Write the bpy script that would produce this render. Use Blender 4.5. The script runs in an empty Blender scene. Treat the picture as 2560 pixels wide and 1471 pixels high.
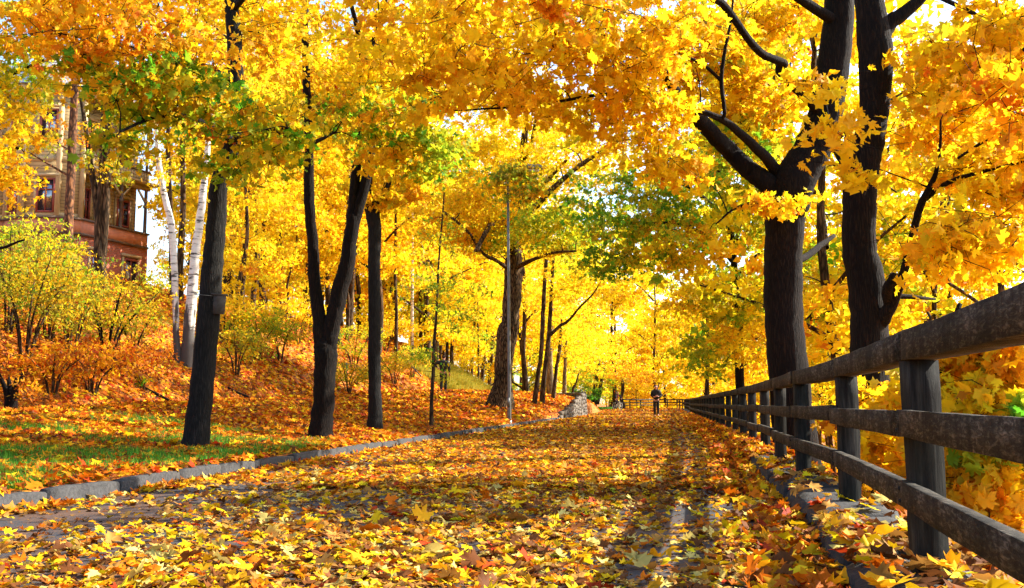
import bpy, math, random
import numpy as np
from mathutils import Vector, Matrix

rng = np.random.default_rng(7)
random.seed(7)
scene = bpy.context.scene
COL = scene.collection
R = math.radians
PI = math.pi

# ------------------------------------------------------------------ camera
F = 2490.0; CAMH = 0.75; HOR = 1008.0
TH = math.atan((HOR - 735.5) / F)
cam_d = bpy.data.cameras.new('camera'); cam = bpy.data.objects.new('camera', cam_d); COL.objects.link(cam)
cam.location = (0, 0, CAMH); cam.rotation_euler = (PI/2 + TH, 0, 0)
cam_d.sensor_width = 36; cam_d.lens = F / 2560 * 36; cam_d.clip_end = 3000; cam_d.clip_start = 0.05
scene.camera = cam
CT, ST = math.cos(TH), math.sin(TH)

def W(px, py, Y):
    """world point seen at photo pixel (px,py), at depth Y metres north of the camera"""
    u = (735.5 - py) / F; x = (px - 1280) / F
    yy = CT - ST*u; zz = ST + CT*u
    return np.array([x*Y/yy, Y, CAMH + zz*Y/yy])

# ------------------------------------------------------------------ terrain
FY = [-6, 0, 2.5, 3.9, 6.3, 8.9, 14.2, 21, 36, 62, 80, 100, 108]
FX = [-.6, .72, 1.3, 1.6, 2.12, 2.57, 3.56, 4.7, 7.05, 11.1, 14.2, 17.2, 17.6]
def kl(y): return -4.55 + .149*np.asarray(y, float)
def fx(y): return np.interp(y, FY, FX)
def sst(a, b, x):
    t = np.clip((np.asarray(x, float)-a)/(b-a), 0, 1); return t*t*(3-2*t)
def wob(x, y):
    return (np.sin(x*.9+1.3*np.sin(y*.37))*np.cos(y*.71+.5*x)+.5*np.sin(x*2.3+y*1.7)*np.sin(y*2.1-x*.8))
def hz(x, y):
    x = np.asarray(x, float); y = np.asarray(y, float)
    s = kl(y) - x
    fp = np.interp(y, [0, 15, 24, 38, 50, 70], [.42, .55, .75, 1.05, 1.3, 1.5])
    p = np.interp(y, [14, 40, 50, 60], [1.3, .65, .45, .22])
    t = np.clip(s/5.2, 0, 1)**p
    h = .10 + (fp-.10)*t
    a = np.clip(s-6.9, 0, None)
    rise = .62*a
    top = 5.0 - fp
    h2 = top - np.logaddexp(0, (top-rise)*2.2)/2.2 + .0
    h2 = np.where(a > 0, np.maximum(h2 + np.log1p(np.exp(-top*2.2))/2.2, 0), 0)
    h = h + h2 + .13*np.clip(s-14.5, 0, 12)
    h = h + .09*wob(x, y)*sst(7, 10, s) + .02*wob(x*2, y*2)*sst(.3, 1.5, s)
    fade = 1 - sst(67, 78, y)*(1-sst(9, 16, s)*(1-sst(80, 100, y)))
    left = np.where(y > 67, .05+(h-.05)*fade, h)
    # right-hand slope
    yt = np.interp(x, [-60, 5, 10, 16.5, 18], [140, 112, 100, 109.5, 110])
    d = np.maximum(x - fx(y) - .30, y - yt)
    right = -.10*sst(0, .3, d) - .55*np.clip(d-.25, 0, 14) - .1*np.clip(d-14, 0, 60)
    right = right + .15*wob(x*.6, y*.6)*sst(1, 4, d)
    road = -.02 + .003*np.clip(y-60, 0, 60)
    return np.where(s > 0, left, np.where(d > 0, right, road))

def ground_at(px, py, y0=2.0, y1=160):
    Y = np.arange(y0, y1, .02)
    u = (735.5-py)/F; yy = CT-ST*u
    X = (px-1280)/F*Y/yy; Z = CAMH + (ST+CT*u)*Y/yy
    h = hz(X, Y); k = np.argmax(Z < h)
    if not (Z < h).any(): k = len(Y)-1
    return np.array([X[k], Y[k], float(h[k])])

# ------------------------------------------------------------------ object helpers
def tag(o, label=None, cat=None, group=None, kind=None):
    if label: o['label'] = label
    if cat: o['category'] = cat
    if group: o['group'] = group
    if kind: o['kind'] = kind
    return o
def empty(name, loc, label, cat, group=None):
    o = bpy.data.objects.new(name, None); COL.objects.link(o); o.location = [float(v) for v in loc]
    o.empty_display_size = .2
    return tag(o, label, cat, group)

class MB:
    def __init__(s): s.V = []; s.T = []; s.Q = []; s.C = []; s.n = 0; s.QC = []
    def add(s, V, T=None, Q=None, C=None, QC=None):
        V = np.asarray(V, float).reshape(-1, 3)
        if T is not None and len(T):
            T = np.asarray(T, int)+s.n; s.T.append(T)
            s.C.append(np.tile([.5, .5, .5], (len(T), 1)) if C is None else np.asarray(C, float).reshape(-1, 3))
        if Q is not None and len(Q):
            Q = np.asarray(Q, int)+s.n; s.Q.append(Q)
            s.QC.append(np.tile([.5, .5, .5], (len(Q), 1)) if QC is None else np.asarray(QC, float).reshape(-1, 3))
        s.V.append(V); s.n += len(V)
    def box(s, c, size, rot=None, jit=0.0, col=None):
        c = np.asarray(c, float); h = np.asarray(size, float)/2
        v = np.array([[x, y, z] for z in (-1, 1) for y in (-1, 1) for x in (-1, 1)], float)*h
        if jit: v = v + rng.uniform(-jit, jit, v.shape)
        if rot is not None: v = v @ np.asarray(rot, float).T
        q = [[0, 2, 3, 1], [4, 5, 7, 6], [0, 1, 5, 4], [2, 6, 7, 3], [0, 4, 6, 2], [1, 3, 7, 5]]
        s.add(v+c, Q=q, QC=None if col is None else np.tile(col, (6, 1)))
    def bar(s, a, b, w, h, up=(0, 0, 1), col=None):
        a = np.asarray(a, float); b = np.asarray(b, float); d = b-a; L = np.linalg.norm(d); d = d/L
        u = np.asarray(up, float); r = np.cross(d, u); r = r/np.linalg.norm(r); u = np.cross(r, d)
        s.box((a+b)/2, (w, L, h), np.stack([r, d, u], 1), col=col)
    def build(s, name, mat, parent=None, origin=None, smooth=False, loc=True):
        V = np.concatenate(s.V)
        if origin is not None: V = V - np.asarray(origin, float)
        elif parent is not None and loc: V = V - np.array(parent.location)
        T = np.concatenate(s.T) if s.T else np.zeros((0, 3), int)
        Q = np.concatenate(s.Q) if s.Q else np.zeros((0, 4), int)
        me = bpy.data.meshes.new(name)
        me.vertices.add(len(V)); me.vertices.foreach_set('co', V.astype(np.float32).ravel())
        nl = len(T)*3+len(Q)*4
        me.loops.add(nl); me.polygons.add(len(T)+len(Q))
        me.loops.foreach_set('vertex_index', np.concatenate([T.ravel(), Q.ravel()]).astype(np.int32))
        st = np.concatenate([np.arange(len(T))*3, len(T)*3+np.arange(len(Q))*4]).astype(np.int32)
        me.polygons.foreach_set('loop_start', st)
        if smooth: me.polygons.foreach_set('use_smooth', np.ones(len(st), bool))
        me.update(calc_edges=True)
        cs = s.C+s.QC
        if cs:
            C = np.concatenate(cs); C4 = np.concatenate([C, np.ones((len(C), 1))], 1).astype(np.float32)
            at = me.attributes.new('Col', 'FLOAT_COLOR', 'FACE'); at.data.foreach_set('color', C4.ravel())
        me.validate()
        if mat: me.materials.append(mat)
        o = bpy.data.objects.new(name, me); COL.objects.link(o)
        if parent is not None: o.parent = parent
        elif origin is not None: o.location = [float(v) for v in origin]
        return o

def smooth_path(P, n=4):
    """Catmull-Rom over rows (x,y,z,r)"""
    P = np.asarray(P, float)
    if len(P) < 3:
        t = np.linspace(0, 1, n+1)[:, None]; return P[0]*(1-t)+P[1]*t
    Q = np.vstack([2*P[0]-P[1], P, 2*P[-1]-P[-2]]); out = []
    for i in range(1, len(Q)-2):
        p0, p1, p2, p3 = Q[i-1:i+3]
        for k in range(n):
            t = k/n
            out.append(.5*((2*p1)+(-p0+p2)*t+(2*p0-5*p1+4*p2-p3)*t*t+(-p0+3*p1-3*p2+p3)*t**3))
    out.append(P[-1]); out = np.array(out); out[:, 3] = np.maximum(out[:, 3], .002)
    return out

def tube(mb, P, sides=8, rough=0.0, seed=0.0, cap=True, wav=0.0):
    P = np.asarray(P, float); X = P[:, :3]; r = P[:, 3]; n = len(P)
    D = np.gradient(X, axis=0); D /= np.linalg.norm(D, axis=1)[:, None]+1e-9
    ref = np.array([0, 1, 0.]) if abs(D[0][1]) < .9 else np.array([1., 0, 0])
    A = np.cross(D, ref); A /= np.linalg.norm(A, axis=1)[:, None]+1e-9; B = np.cross(D, A)
    th = np.arange(sides)/sides*2*PI
    rr = np.repeat(r[:, None], sides, 1)
    if rough:
        L = np.concatenate([[0], np.cumsum(np.linalg.norm(np.diff(X, axis=0), axis=1))])[:, None]
        rr = rr*(1+rough*(np.sin(3*th+seed+L*.6)+.7*np.sin(5*th+2*seed-L*1.3)+.8*np.sin(2*th+L*2.1+seed)*np.sin(L*3.1+seed)))
        if wav: rr = rr*(1+wav*(rng.random(rr.shape)-.5))
    V = X[:, None, :]+rr[..., None]*(np.cos(th)[None, :, None]*A[:, None, :]+np.sin(th)[None, :, None]*B[:, None, :])
    V = V.reshape(-1, 3)
    i = np.arange(n-1)[:, None]*sides; j = np.arange(sides)[None, :]; j2 = (j+1) % sides
    Q = np.stack([i+j, i+j2, i+sides+j2, i+sides+j], -1).reshape(-1, 4)
    if cap:
        V = np.vstack([V, X[-1]+D[-1]*r[-1]*.5]); k = n*sides
        T = np.stack([(n-1)*sides+np.arange(sides), (n-1)*sides+(np.arange(sides)+1) % sides, np.full(sides, k)], 1)
        mb.add(V, T=T, Q=Q)
    else: mb.add(V, Q=Q)

# ------------------------------------------------------------------ materials
def new_mat(name):
    m = bpy.data.materials.new(name); m.use_nodes = True; nt = m.node_tree; nt.nodes.clear()
    out = nt.nodes.new('ShaderNodeOutputMaterial'); return m, nt, out
def N(nt, typ, **kw):
    n = nt.nodes.new(typ)
    for k, v in kw.items():
        if k in n.inputs: n.inputs[k].default_value = v
        else: setattr(n, k, v)
    return n
def ramp(nt, stops, interp='LINEAR'):
    r = nt.nodes.new('ShaderNodeValToRGB'); e = r.color_ramp.elements; r.color_ramp.interpolation = interp
    while len(e) < len(stops): e.new(.5)
    for i, (p, c) in enumerate(stops): e[i].position = p; e[i].color = (*c, 1)
    return r
def mat_leaf(name, trans=.45, spec=.2):
    m, nt, out = new_mat(name); L = nt.links.new
    at = N(nt, 'ShaderNodeAttribute', attribute_name='Col')
    d = N(nt, 'ShaderNodeBsdfPrincipled', Roughness=.6); d.inputs['Specular IOR Level'].default_value = spec
    t = N(nt, 'ShaderNodeBsdfTranslucent')
    mx = N(nt, 'ShaderNodeMixShader'); mx.inputs[0].default_value = trans
    L(at.outputs['Color'], d.inputs['Base Color']); L(at.outputs['Color'], t.inputs['Color'])
    L(d.outputs[0], mx.inputs[1]); L(t.outputs[0], mx.inputs[2]); L(mx.outputs[0], out.inputs[0]); return m
def mat_bark(name, c0, c1, scale=9, zs=.16, bump=.6, extra=None):
    m, nt, out = new_mat(name); L = nt.links.new
    tc = N(nt, 'ShaderNodeTexCoord'); mp = N(nt, 'ShaderNodeMapping'); mp.inputs['Scale'].default_value = (scale, scale, scale*zs)
    L(tc.outputs['Object'], mp.inputs[0])
    n1 = N(nt, 'ShaderNodeTexNoise', Scale=2.2, Detail=7.0, Roughness=.62, Distortion=.6); L(mp.outputs[0], n1.inputs['Vector'])
    nd = N(nt, 'ShaderNodeTexNoise', Scale=.9, Detail=3.0); L(mp.outputs[0], nd.inputs['Vector'])
    vm = N(nt, 'ShaderNodeVectorMath', operation='MULTIPLY_ADD'); vm.inputs[1].default_value = (1.6, 1.6, 1.6); L(nd.outputs['Color'], vm.inputs[0]); L(mp.outputs[0], vm.inputs[2])
    v = N(nt, 'ShaderNodeTexVoronoi', Scale=1.9, feature='DISTANCE_TO_EDGE'); L(vm.outputs[0], v.inputs['Vector'])
    rv = ramp(nt, [(0, (.12, .12, .12)), (.34, (1, 1, 1))]); L(v.outputs['Distance'], rv.inputs[0])
    mul = N(nt, 'ShaderNodeMath', operation='MULTIPLY'); L(n1.outputs['Fac'], mul.inputs[0]); L(rv.outputs[0], mul.inputs[1])
    rc = ramp(nt, [(.12, c0), (.62, c1)]); L(mul.outputs[0], rc.inputs[0])
    n2 = N(nt, 'ShaderNodeTexNoise', Scale=1.1, Detail=3.0); L(tc.outputs['Object'], n2.inputs['Vector'])
    mc = N(nt, 'ShaderNodeMix', data_type='RGBA', blend_type='MULTIPLY'); mc.inputs[0].default_value = .7
    rn = ramp(nt, [(.35, (.55, .55, .5)), (.65, (1.2, 1.15, 1.1))]); L(n2.outputs['Fac'], rn.inputs[0])
    L(rc.outputs[0], mc.inputs[6]); L(rn.outputs[0], mc.inputs[7])
    b = N(nt, 'ShaderNodeBsdfPrincipled', Roughness=.95); b.inputs['Specular IOR Level'].default_value = .15
    bp = N(nt, 'ShaderNodeBump', Strength=bump, Distance=.03); L(mul.outputs[0], bp.inputs['Height'])
    L(mc.outputs[2], b.inputs['Base Color']); L(bp.outputs[0], b.inputs['Normal']); L(b.outputs[0], out.inputs[0]); return m
def mat_birch():
    m, nt, out = new_mat('birch_bark'); L = nt.links.new
    tc = N(nt, 'ShaderNodeTexCoord'); mp = N(nt, 'ShaderNodeMapping'); mp.inputs['Scale'].default_value = (3, 3, 14); L(tc.outputs['Object'], mp.inputs[0])
    n1 = N(nt, 'ShaderNodeTexNoise', Scale=1.0, Detail=5.0, Roughness=.65); L(mp.outputs[0], n1.inputs['Vector'])
    r1 = ramp(nt, [(.38, (.05, .04, .035)), (.47, (.62, .58, .5)), (.7, (.75, .72, .66))]); L(n1.outputs['Fac'], r1.inputs[0])
    mp2 = N(nt, 'ShaderNodeMapping'); mp2.inputs['Scale'].default_value = (9, 9, 1.3); L(tc.outputs['Object'], mp2.inputs[0])
    n2 = N(nt, 'ShaderNodeTexNoise', Scale=1.0, Detail=4.0); L(mp2.outputs[0], n2.inputs['Vector'])
    sx = N(nt, 'ShaderNodeSeparateXYZ'); L(tc.outputs['Object'], sx.inputs[0])
    mr = N(nt, 'ShaderNodeMapRange'); mr.inputs['From Min'].default_value = .3; mr.inputs['From Max'].default_value = 2.6
    mr.inputs['To Min'].default_value = .45; mr.inputs['To Max'].default_value = -.35; L(sx.outputs['Z'], mr.inputs[0])
    ad = N(nt, 'ShaderNodeMath', operation='ADD'); L(n2.outputs['Fac'], ad.inputs[0]); L(mr.outputs[0], ad.inputs[1])
    r2 = ramp(nt, [(.55, (0, 0, 0)), (.64, (1, 1, 1))]); L(ad.outputs[0], r2.inputs[0])
    mx = N(nt, 'ShaderNodeMix', data_type='RGBA'); L(r2.outputs[0], mx.inputs[0]); L(r1.outputs[0], mx.inputs[6]); mx.inputs[7].default_value = (.06, .05, .045, 1)
    b = N(nt, 'ShaderNodeBsdfPrincipled', Roughness=.8); bp = N(nt, 'ShaderNodeBump', Strength=.4, Distance=.02)
    L(n1.outputs['Fac'], bp.inputs['Height']); L(bp.outputs[0], b.inputs['Normal'])
    L(mx.outputs[2], b.inputs['Base Color']); L(b.outputs[0], out.inputs[0]); return m
def mat_simple(name, col, rough=.7, noise=.25, scale=6, bump=.1, metal=0, zs=1):
    m, nt, out = new_mat(name); L = nt.links.new
    tc = N(nt, 'ShaderNodeTexCoord'); mp = N(nt, 'ShaderNodeMapping'); mp.inputs['Scale'].default_value = (scale, scale, scale*zs); L(tc.outputs['Object'], mp.inputs[0])
    n1 = N(nt, 'ShaderNodeTexNoise', Scale=1.0, Detail=5.0, Roughness=.6); L(mp.outputs[0], n1.inputs['Vector'])
    a = tuple(c*(1-noise) for c in col); b_ = tuple(min(1, c*(1+noise)) for c in col)
    r1 = ramp(nt, [(.3, a), (.7, b_)]); L(n1.outputs['Fac'], r1.inputs[0])
    b = N(nt, 'ShaderNodeBsdfPrincipled', Roughness=rough, Metallic=metal); bp = N(nt, 'ShaderNodeBump', Strength=bump, Distance=.02)
    L(n1.outputs['Fac'], bp.inputs['Height']); L(bp.outputs[0], b.inputs['Normal'])
    L(r1.outputs[0], b.inputs['Base Color']); L(b.outputs[0], out.inputs[0]); return m
def mat_litter(name, cols, scale=7.5, under=(.03, .018, .01), cover=.85, green=False, bump=.8):
    """fallen leaves as cells of varied colour over dark soil"""
    m, nt, out = new_mat(name); L = nt.links.new
    tc = N(nt, 'ShaderNodeTexCoord')
    v1 = N(nt, 'ShaderNodeTexVoronoi', Scale=scale); L(tc.outputs['Object'], v1.inputs['Vector'])
    v2 = N(nt, 'ShaderNodeTexVoronoi', Scale=scale*1.9); L(tc.outputs['Object'], v2.inputs['Vector'])
    outs = []
    for v in (v1, v2):
        sp = N(nt, 'ShaderNodeSeparateColor'); L(v.outputs['Color'], sp.inputs[0])
        rc = ramp(nt, [((i+.0)/len(cols), c) for i, c in enumerate(cols)], 'CONSTANT'); L(sp.outputs[0], rc.inputs[0])
        outs.append((rc, sp, v))
    nz = N(nt, 'ShaderNodeTexNoise', Scale=scale*2.2, Detail=4.0); L(tc.outputs['Object'], nz.inputs['Vector'])
    th = ramp(nt, [(.48, (0, 0, 0)), (.52, (1, 1, 1))]); L(nz.outputs['Fac'], th.inputs[0])
    mx = N(nt, 'ShaderNodeMix', data_type='RGBA'); L(th.outputs[0], mx.inputs[0]); L(outs[0][0].outputs[0], mx.inputs[6]); L(outs[1][0].outputs[0], mx.inputs[7])
    g1 = ramp(nt, [(cover-.02, (0, 0, 0)), (cover+.02, (1, 1, 1))]); L(outs[1][1].outputs[1], g1.inputs[0])
    mu = N(nt, 'ShaderNodeMix', data_type='RGBA'); L(g1.outputs[0], mu.inputs[0]); L(mx.outputs[2], mu.inputs[6]); mu.inputs[7].default_value = (*under, 1)
    last = mu.outputs[2]
    if green:
        n3 = N(nt, 'ShaderNodeTexNoise', Scale=.55, Detail=6.0, Roughness=.7); L(tc.outputs['Object'], n3.inputs['Vector'])
        r3 = ramp(nt, [(.56, (0, 0, 0)), (.66, (.8, .8, .8))]); L(n3.outputs['Fac'], r3.inputs[0])
        m3 = N(nt, 'ShaderNodeMix', data_type='RGBA'); L(r3.outputs[0], m3.inputs[0]); L(last, m3.inputs[6]); m3.inputs[7].default_value = (.07, .11, .015, 1); last = m3.outputs[2]
    b = N(nt, 'ShaderNodeBsdfPrincipled', Roughness=.8); b.inputs['Specular IOR Level'].default_value = .2
    bp = N(nt, 'ShaderNodeBump', Strength=bump, Distance=.05); L(v2.outputs['Distance'], bp.inputs['Height']); L(bp.outputs[0], b.inputs['Normal'])
    L(last, b.inputs['Base Color']); L(b.outputs[0], out.inputs[0]); return m
def mat_wood():
    m, nt, out = new_mat('weathered_wood'); L = nt.links.new
    tc = N(nt, 'ShaderNodeTexCoord'); mp = N(nt, 'ShaderNodeMapping'); mp.inputs['Scale'].default_value = (38, 2.4, 38); mp.inputs['Rotation'].default_value = (0, 0, -.17)
    L(tc.outputs['Object'], mp.inputs[0])
    n1 = N(nt, 'ShaderNodeTexNoise', Scale=2.0, Detail=8.0, Roughness=.7, Distortion=.8); L(mp.outputs[0], n1.inputs['Vector'])
    n2 = N(nt, 'ShaderNodeTexNoise', Scale=3.0, Detail=5.0, Roughness=.7); L(tc.outputs['Object'], n2.inputs['Vector'])
    mp3 = N(nt, 'ShaderNodeMapping'); mp3.inputs['Scale'].default_value = (16, 16, 1.5); L(tc.outputs['Object'], mp3.inputs[0])
    n3 = N(nt, 'ShaderNodeTexNoise', Scale=1.6, Detail=4.0); L(mp3.outputs[0], n3.inputs['Vector'])
    r1 = ramp(nt, [(.34, (.007, .006, .005)), (.5, (.034, .029, .022)), (.68, (.17, .15, .115))]); L(n1.outputs['Fac'], r1.inputs[0])
    r2 = ramp(nt, [(.40, (.16, .16, .12)), (.58, (1.15, 1.1, 1.05))]); L(n2.outputs['Fac'], r2.inputs[0])
    r3 = ramp(nt, [(.38, (.3, .3, .27)), (.55, (1, 1, 1))]); L(n3.outputs['Fac'], r3.inputs[0])
    a = N(nt, 'ShaderNodeMix', data_type='RGBA', blend_type='MULTIPLY'); a.inputs[0].default_value = .9; L(r1.outputs[0], a.inputs[6]); L(r2.outputs[0], a.inputs[7])
    c = N(nt, 'ShaderNodeMix', data_type='RGBA', blend_type='MULTIPLY'); c.inputs[0].default_value = .7; L(a.outputs[2], c.inputs[6]); L(r3.outputs[0], c.inputs[7])
    b = N(nt, 'ShaderNodeBsdfPrincipled', Roughness=.9); b.inputs['Specular IOR Level'].default_value = .2; bp = N(nt, 'ShaderNodeBump', Strength=.5, Distance=.012); L(n1.outputs['Fac'], bp.inputs['Height']); L(bp.outputs[0], b.inputs['Normal'])
    L(c.outputs[2], b.inputs['Base Color']); L(b.outputs[0], out.inputs[0]); return m
def mat_post():
    m, nt, out = new_mat('post_wood'); L = nt.links.new
    tc = N(nt, 'ShaderNodeTexCoord'); mp = N(nt, 'ShaderNodeMapping'); mp.inputs['Scale'].default_value = (16, 16, 1.4); L(tc.outputs['Object'], mp.inputs[0])
    n1 = N(nt, 'ShaderNodeTexNoise', Scale=2.2, Detail=8.0, Roughness=.7, Distortion=.5); L(mp.outputs[0], n1.inputs['Vector'])
    n2 = N(nt, 'ShaderNodeTexNoise', Scale=3.0, Detail=4.0); L(tc.outputs['Object'], n2.inputs['Vector'])
    r1 = ramp(nt, [(.34, (.004, .004, .004)), (.5, (.017, .017, .016)), (.72, (.048, .046, .039))]); L(n1.outputs['Fac'], r1.inputs[0])
    r2 = ramp(nt, [(.4, (.5, .55, .45)), (.62, (1.1, 1.1, 1.05))]); L(n2.outputs['Fac'], r2.inputs[0])
    a = N(nt, 'ShaderNodeMix', data_type='RGBA', blend_type='MULTIPLY'); a.inputs[0].default_value = .9; L(r1.outputs[0], a.inputs[6]); L(r2.outputs[0], a.inputs[7])
    b = N(nt, 'ShaderNodeBsdfPrincipled', Roughness=.9); b.inputs['Specular IOR Level'].default_value = .2; bp = N(nt, 'ShaderNodeBump', Strength=.6, Distance=.012); L(n1.outputs['Fac'], bp.inputs['Height']); L(bp.outputs[0], b.inputs['Normal'])
    L(a.outputs[2], b.inputs['Base Color']); L(b.outputs[0], out.inputs[0]); return m
def mat_asphalt():
    m, nt, out = new_mat('asphalt'); L = nt.links.new
    tc = N(nt, 'ShaderNodeTexCoord')
    n1 = N(nt, 'ShaderNodeTexNoise', Scale=70.0, Detail=3.0); L(tc.outputs['Object'], n1.inputs['Vector'])
    n2 = N(nt, 'ShaderNodeTexNoise', Scale=.9, Detail=5.0); L(tc.outputs['Object'], n2.inputs['Vector'])
    r1 = ramp(nt, [(.3, (.010, .010, .013)), (.7, (.030, .029, .034))]); L(n1.outputs['Fac'], r1.inputs[0])
    # trodden leaf crumbs, brown
    n3 = N(nt, 'ShaderNodeTexNoise', Scale=26.0, Detail=6.0, Roughness=.75); L(tc.outputs['Object'], n3.inputs['Vector'])
    ad = N(nt, 'ShaderNodeMath', operation='ADD'); L(n3.outputs['Fac'], ad.inputs[0]); L(n2.outputs['Fac'], ad.inputs[1])
    r3 = ramp(nt, [(.96/2, (0, 0, 0)), (1.08/2, (1, 1, 1))]); hf = N(nt, 'ShaderNodeMath', operation='MULTIPLY'); hf.inputs[1].default_value = .5
    L(ad.outputs[0], hf.inputs[0]); L(hf.outputs[0], r3.inputs[0])
    mx = N(nt, 'ShaderNodeMix', data_type='RGBA'); L(r3.outputs[0], mx.inputs[0]); L(r1.outputs[0], mx.inputs[6]); mx.inputs[7].default_value = (.075, .032, .013, 1)
    b = N(nt, 'ShaderNodeBsdfPrincipled', Roughness=.85); bp = N(nt, 'ShaderNodeBump', Strength=.5, Distance=.008); L(n1.outputs['Fac'], bp.inputs['Height']); L(bp.outputs[0], b.inputs['Normal'])
    L(mx.outputs[2], b.inputs['Base Color']); L(b.outputs[0], out.inputs[0]); return m
def mat_brick(name, c1, c2, mortar, sx, bw=.25, rh=.08):
    m, nt, out = new_mat(name); L = nt.links.new
    tc = N(nt, 'ShaderNodeTexCoord'); sp = N(nt, 'ShaderNodeSeparateXYZ'); L(tc.outputs['Object'], sp.inputs[0])
    ad = N(nt, 'ShaderNodeMath', operation='ADD'); L(sp.outputs[0], ad.inputs[0]); L(sp.outputs[1], ad.inputs[1])
    cb = N(nt, 'ShaderNodeCombineXYZ'); L(ad.outputs[0], cb.inputs[0]); L(sp.outputs[2], cb.inputs[1])
    br = N(nt, 'ShaderNodeTexBrick', Scale=1.0); br.inputs['Color1'].default_value = (*c1, 1); br.inputs['Color2'].default_value = (*c2, 1); br.inputs['Mortar'].default_value = (*mortar, 1)
    br.inputs['Brick Width'].default_value = bw; br.inputs['Row Height'].default_value = rh; br.inputs['Mortar Size'].default_value = .012
    L(cb.outputs[0], br.inputs['Vector'])
    b = N(nt, 'ShaderNodeBsdfPrincipled', Roughness=.85); bp = N(nt, 'ShaderNodeBump', Strength=.5, Distance=.01); L(br.outputs['Fac'], bp.inputs['Height']); bp.invert = True; L(bp.outputs[0], b.inputs['Normal'])
    L(br.outputs['Color'], b.inputs['Base Color']); L(b.outputs[0], out.inputs[0]); return m

M = {}
M['leaf'] = mat_leaf('autumn_leaf', .62)
M['fallen'] = mat_leaf('fallen_leaf', .22, .06)
M['grass'] = mat_leaf('grass_blade', .3)
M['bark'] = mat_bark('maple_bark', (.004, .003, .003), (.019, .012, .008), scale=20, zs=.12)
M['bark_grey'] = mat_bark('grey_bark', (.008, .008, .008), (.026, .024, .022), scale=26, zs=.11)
M['bark_rough'] = mat_bark('rugged_bark', (.01, .006, .003), (.27, .17, .085), scale=10, zs=.15, bump=1)
M['bark_far'] = mat_bark('woodland_bark', (.02, .012, .006), (.16, .10, .055), scale=6, bump=.4)
M['bark_pale'] = mat_bark('pale_bark', (.10, .07, .035), (.42, .32, .17), scale=6, bump=.4)
M['bark_pine'] = mat_bark('pine_bark', (.06, .03, .02), (.36, .16, .07), scale=6, zs=.4)
M['birch'] = mat_birch()
M['ground'] = mat_litter('leafy_ground', [(.40, .09, .008), (.58, .19, .012), (.26, .06, .01), (.66, .28, .02), (.46, .12, .01), (.13, .045, .012), (.56, .15, .01)], scale=8, cover=.86, green=True)
M['asphalt'] = mat_asphalt()
M['granite'] = mat_simple('granite', (.034, .033, .033), .95, .5, 30, .6)
M['cop'] = mat_simple('dark_stone', (.018, .017, .0165), .9, .6, 22, 1.0)
M['rubble'] = mat_simple('rubble_stone', (.11, .09, .068), .9, .6, 5, .8)
M['wood'] = mat_wood(); M['post'] = mat_post()
M['steel'] = mat_simple('galvanised_steel', (.12, .12, .115), .45, .25, 8, .05, .6)
M['whitepaint'] = mat_simple('white_paint', (.75, .73, .68), .5, .1, 8, .02)
M['birdwood'] = mat_simple('bird_box_wood', (.035, .03, .027), .9, .4, 14, .4)
M['dark'] = mat_simple('dark_hole', (.004, .004, .004), 1, 0, 3, 0)
M['brick'] = mat_brick('red_brick', (.50, .10, .035), (.38, .07, .03), (.35, .2, .13), 1)
M['clap'] = mat_brick('cream_clapboard', (.50, .36, .16), (.45, .32, .14), (.12, .08, .04), 1, bw=4.0, rh=.17)
M['trim'] = mat_simple('cream_trim', (.46, .33, .16), .7, .15, 3, .1)
M['terra'] = mat_simple('terracotta_band', (.58, .22, .12), .8, .2, 2, .2)
M['redframe'] = mat_simple('red_window_paint', (.28, .05, .03), .6, .2, 4, .05)
M['roofm'] = mat_simple('grey_metal_roof', (.22, .25, .30), .5, .2, 2, .1)
M['col'] = mat_simple('brown_column', (.13, .08, .05), .7, .3, 3, .1)
def mat_glass():
    m, nt, out = new_mat('window_glass'); b = N(nt, 'ShaderNodeBsdfPrincipled', Roughness=.08, Metallic=.0)
    b.inputs['Base Color'].default_value = (.03, .04, .05, 1); b.inputs['Specular IOR Level'].default_value = 1.0; b.inputs['IOR'].default_value = 2.2
    nt.links.new(b.outputs[0], out.inputs[0]); return m
M['glass'] = mat_glass()
M['skin'] = mat_simple('skin', (.50, .22, .14), .6, .1, 10, .02)
M['black_cloth'] = mat_simple('black_cloth', (.008, .009, .012), .85, .3, 12, .3)
M['dark_trouser'] = mat_simple('dark_trousers', (.010, .010, .014), .9, .3, 12, .3)
M['shoe'] = mat_simple('brown_leather', (.06, .02, .012), .6, .3, 12, .1)
M['hair'] = mat_simple('dark_hair', (.03, .015, .01), .9, .4, 40, .4)
M['redcloth'] = mat_simple('red_cloth', (.55, .09, .06), .85, .2, 12, .2)
M['rubber'] = mat_simple('tyre_rubber', (.35, .33, .28), .8, .1, 12, .05)
M['bikewhite'] = mat_simple('white_bicycle_paint', (.78, .76, .66), .4, .05, 12, .0)
M['greendark'] = mat_simple('painted_green', (.01, .05, .02), .6, .2, 6, .05)

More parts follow.
